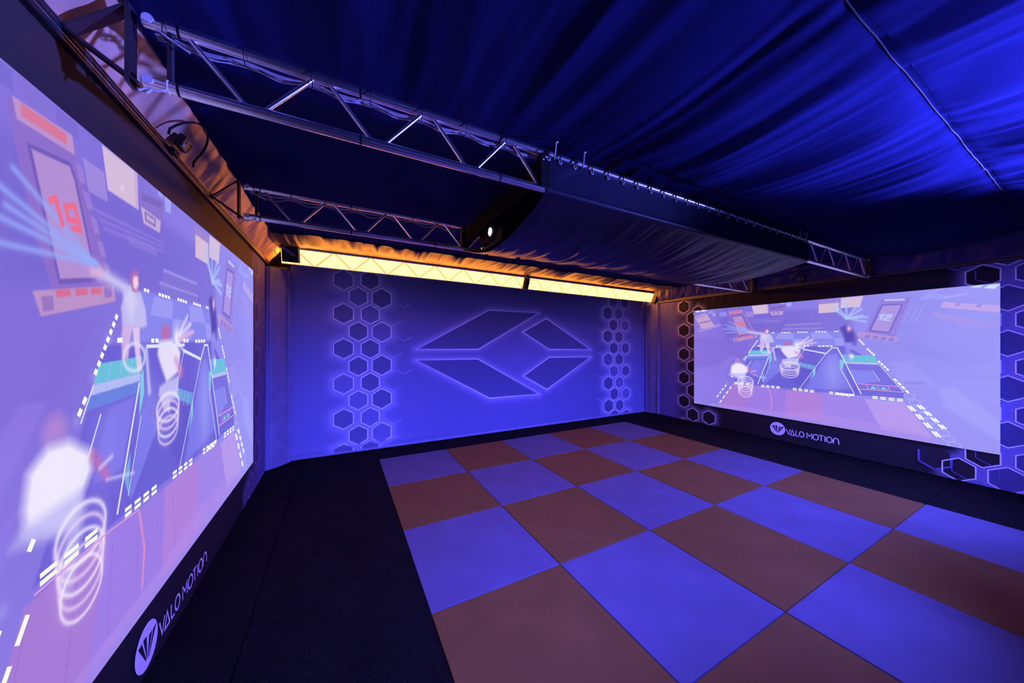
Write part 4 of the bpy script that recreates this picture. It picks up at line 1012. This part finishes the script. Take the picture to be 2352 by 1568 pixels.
# middle bracket with its small driver box
slab(3.775, 3.83, .016, H_ - .02, .0, .03).build('joint_plate', M['brass'], e)
slab(3.83, 3.90, .016, H_ - .02, .0, .05).build('driver_box', M['black_plastic'], e, bevel=.004)
slab(3.855, 3.872, .03, .047, .05, .0515).build('driver_label', M['label'], e)
mb = MB(); mb.tube([P(3.79, H_ - .03, .034), P(3.80, H_ * .6, .045), P(3.81, H_ * .45, .04), P(3.802, H_ * .35, .034)], .003, 6); mb.build('lead', M['black_plastic'], e, True)
mb = MB(); mb.tube([P(3.80, H_ - .005, .02), P(3.80, H_ + .03, .01)], .012, 8); mb.build('suspension_bolt', M['brass'], e, True)
# overhanging black bracket box at one end
slab(.0, .21, .05, .285, .02, .085).build('bracket_box', M['black_plastic'], e, bevel=.006)
slab(.19, .206, .06, .27, .085, .0875).build('bracket_edge', M['brass'], e)
mb = MB(); a0 = P(.15, .15, .091); a1 = P(-.04, .285, .091); mb.bar(a0, a1, .035, .004, tuple(np.cross(a1 - a0, P(0, 1, 0) - P(0, 0, 0)))); arm = mb.build('slotted_arm', M['curtain'], e)
for q in (.25, .5, .75):
    c = a0 + (a1 - a0) * q; n_ = P(0, 0, 1) - P(0, 0, 0); mb = MB(); mb.tube([c - n_ * .001, c + n_ * .0035], .006, 8); mb.build('slot', M['black_matte'], arm)
mb = MB(); mb.tube([P(-.04, .28, .08), P(-.07, .24, .075), P(-.075, .17, .07), P(-.05, .12, .06), P(-.01, .10, .03)], .004, 6); mb.build('lead', M['black_plastic'], e, True)
slab(L + .02, L + .11, .01, .20, -.02, .10).build('end_clamp', M['black_plastic'], e, bevel=.004)
slab(L + .085, L + .10, .03, .045, .10, .1015).build('clamp_label', M['label'], e)
slab(L + .088, L + .112, .09, .112, .10, .103).build('clamp_screw', M['steel_dark'], e)

# ================================================================== SENSORS
def sensor(base, inward, tilt, label):
    b = np.array(base, float); n = np.array(inward, float); t_ = np.array([-n[1], n[0], 0]) if abs(n[0]) > .5 else np.array([1, 0, 0]); u = np.array([0, 0, 1.0])
    e = tag(empty('tracking_sensor', tuple(b)), label, 'sensor')
    R = np.stack([n * math.cos(tilt) - u * math.sin(tilt), t_, u * math.cos(tilt) + n * math.sin(tilt)], 1)
    c = b + n * .05 + u * .02
    mb = MB(); mb.cbox(c, (.018, .048, .036), R); mb.build('sensor_body', M['black_plastic'], e, bevel=.006)
    f = c + R[:, 0] * .019
    rim = [f + R @ np.array([0, q[0] * .026 + .014, q[1] * .028]) for q in ((-1, -1), (1, -1), (1, 1), (-1, 1))]
    mb = MB(); mb.tube(rim, .003, 6, closed=True); mb.build('lens_rim', M['plug'], e)
    mb = MB(); mb.cbox(f + R @ np.array([.001, -.028, -.015]), (.002, .009, .009), R); mb.build('status_window', M['piping'], e)
    mb = MB(); mb.cbox(b + n * .012 - u * .04, (.012, .035, .015), np.stack([n, t_, u], 1)); mb.build('mount', M['black_plastic'], e, bevel=.003)
    pts = [b + n * (.045 + .8 * max(0, .13 * math.sin(math.pi * (k / 16) * 1.15 - .3))) + t_ * (.17 * math.cos(math.pi * (k / 16) * 1.15 - .3)) + u * (.0 + .13 * math.sin(math.pi * (k / 16) * 1.15 - .3)) for k in range(17)]
    mb = MB(); mb.tube(pts, .006, 8); mb.build('cord', M['black_plastic'], e, True)
sensor((-1.36, -2.62, 2.84), (1, 0, 0), .5, 'square black tracking sensor on a looped cord against the orange-lit crumpled valance')
sensor((6.22, -2.62, 2.76), (-1, 0, 0), .5, 'small black tracking sensor with a pale rim on the dark valance over the whole picture')


# ================================================================== ADDED BLUE LAMPS, unseen behind the camera, standing in for the blue source
def added_lamp(loc, target, watts, colr, angle, label, group=None):
    c = np.array(loc, float); d = np.array(target, float) - c; d /= np.linalg.norm(d)
    e = tag(empty('added_lamp', (loc[0], YF - .02, loc[2])), label, 'lamp', group)
    mb = MB(); mb.tube([c - d * .20, c - d * .15, c - d * .02, c + d * .02], [.04, .085, .105, .11], 24); mb.build('lamp_can', M['black_plastic'], e, True)
    mb = MB(); mb.tube([c + d * .019, c + d * .022], .098, 24); mb.build('lamp_lens', M['added_lamp_lens'], e)
    mb = MB(); mb.bar((loc[0], YF - .025, loc[2]), tuple(c - d * .15), .035, .035); mb.build('yoke', M['steel_dark'], e)
    L = bpy.data.lights.new('lamp_beam', 'SPOT'); L.energy = watts; L.color = colr; L.spot_size = angle; L.spot_blend = 1.0; L.shadow_soft_size = .09
    o = bpy.data.objects.new('lamp_beam', L); link(o); o.location = c + d * .14
    o.rotation_euler = Vector(d).to_track_quat('-Z', 'Y').to_euler(); local_to(o, e)
for xx in (0.1, 2.6, 5.2):
    added_lamp((xx, YF + .26, 2.50), (xx - .3, -2.4, .0), ADDED_LAMP_W, BLUE, math.radians(84), 'added unseen blue lamp on the front wall aimed down at the checkered mats', 'added blue lamps on the front wall')
added_lamp((1.3, YF + .26, 2.40), (6.0, -3.9, .3), ADDED_LAMP_W * .7, BLUE, math.radians(60), 'added unseen blue lamp on the front wall turned sideways towards the honeycomb banner end')
added_lamp((2.4, YF + .26, 2.05), (2.45, -5.4, 3.0), WASH_W, WASH, math.radians(120), 'added unseen blue lamp low on the front wall tipped up at the ceiling seam')
added_lamp((5.95, YF + .26, 2.30), (3.3, -5.2, 3.08), GRAZE_W, WASH, math.radians(48), 'added unseen blue lamp at the end of the front wall skimming the wrinkled ceiling')
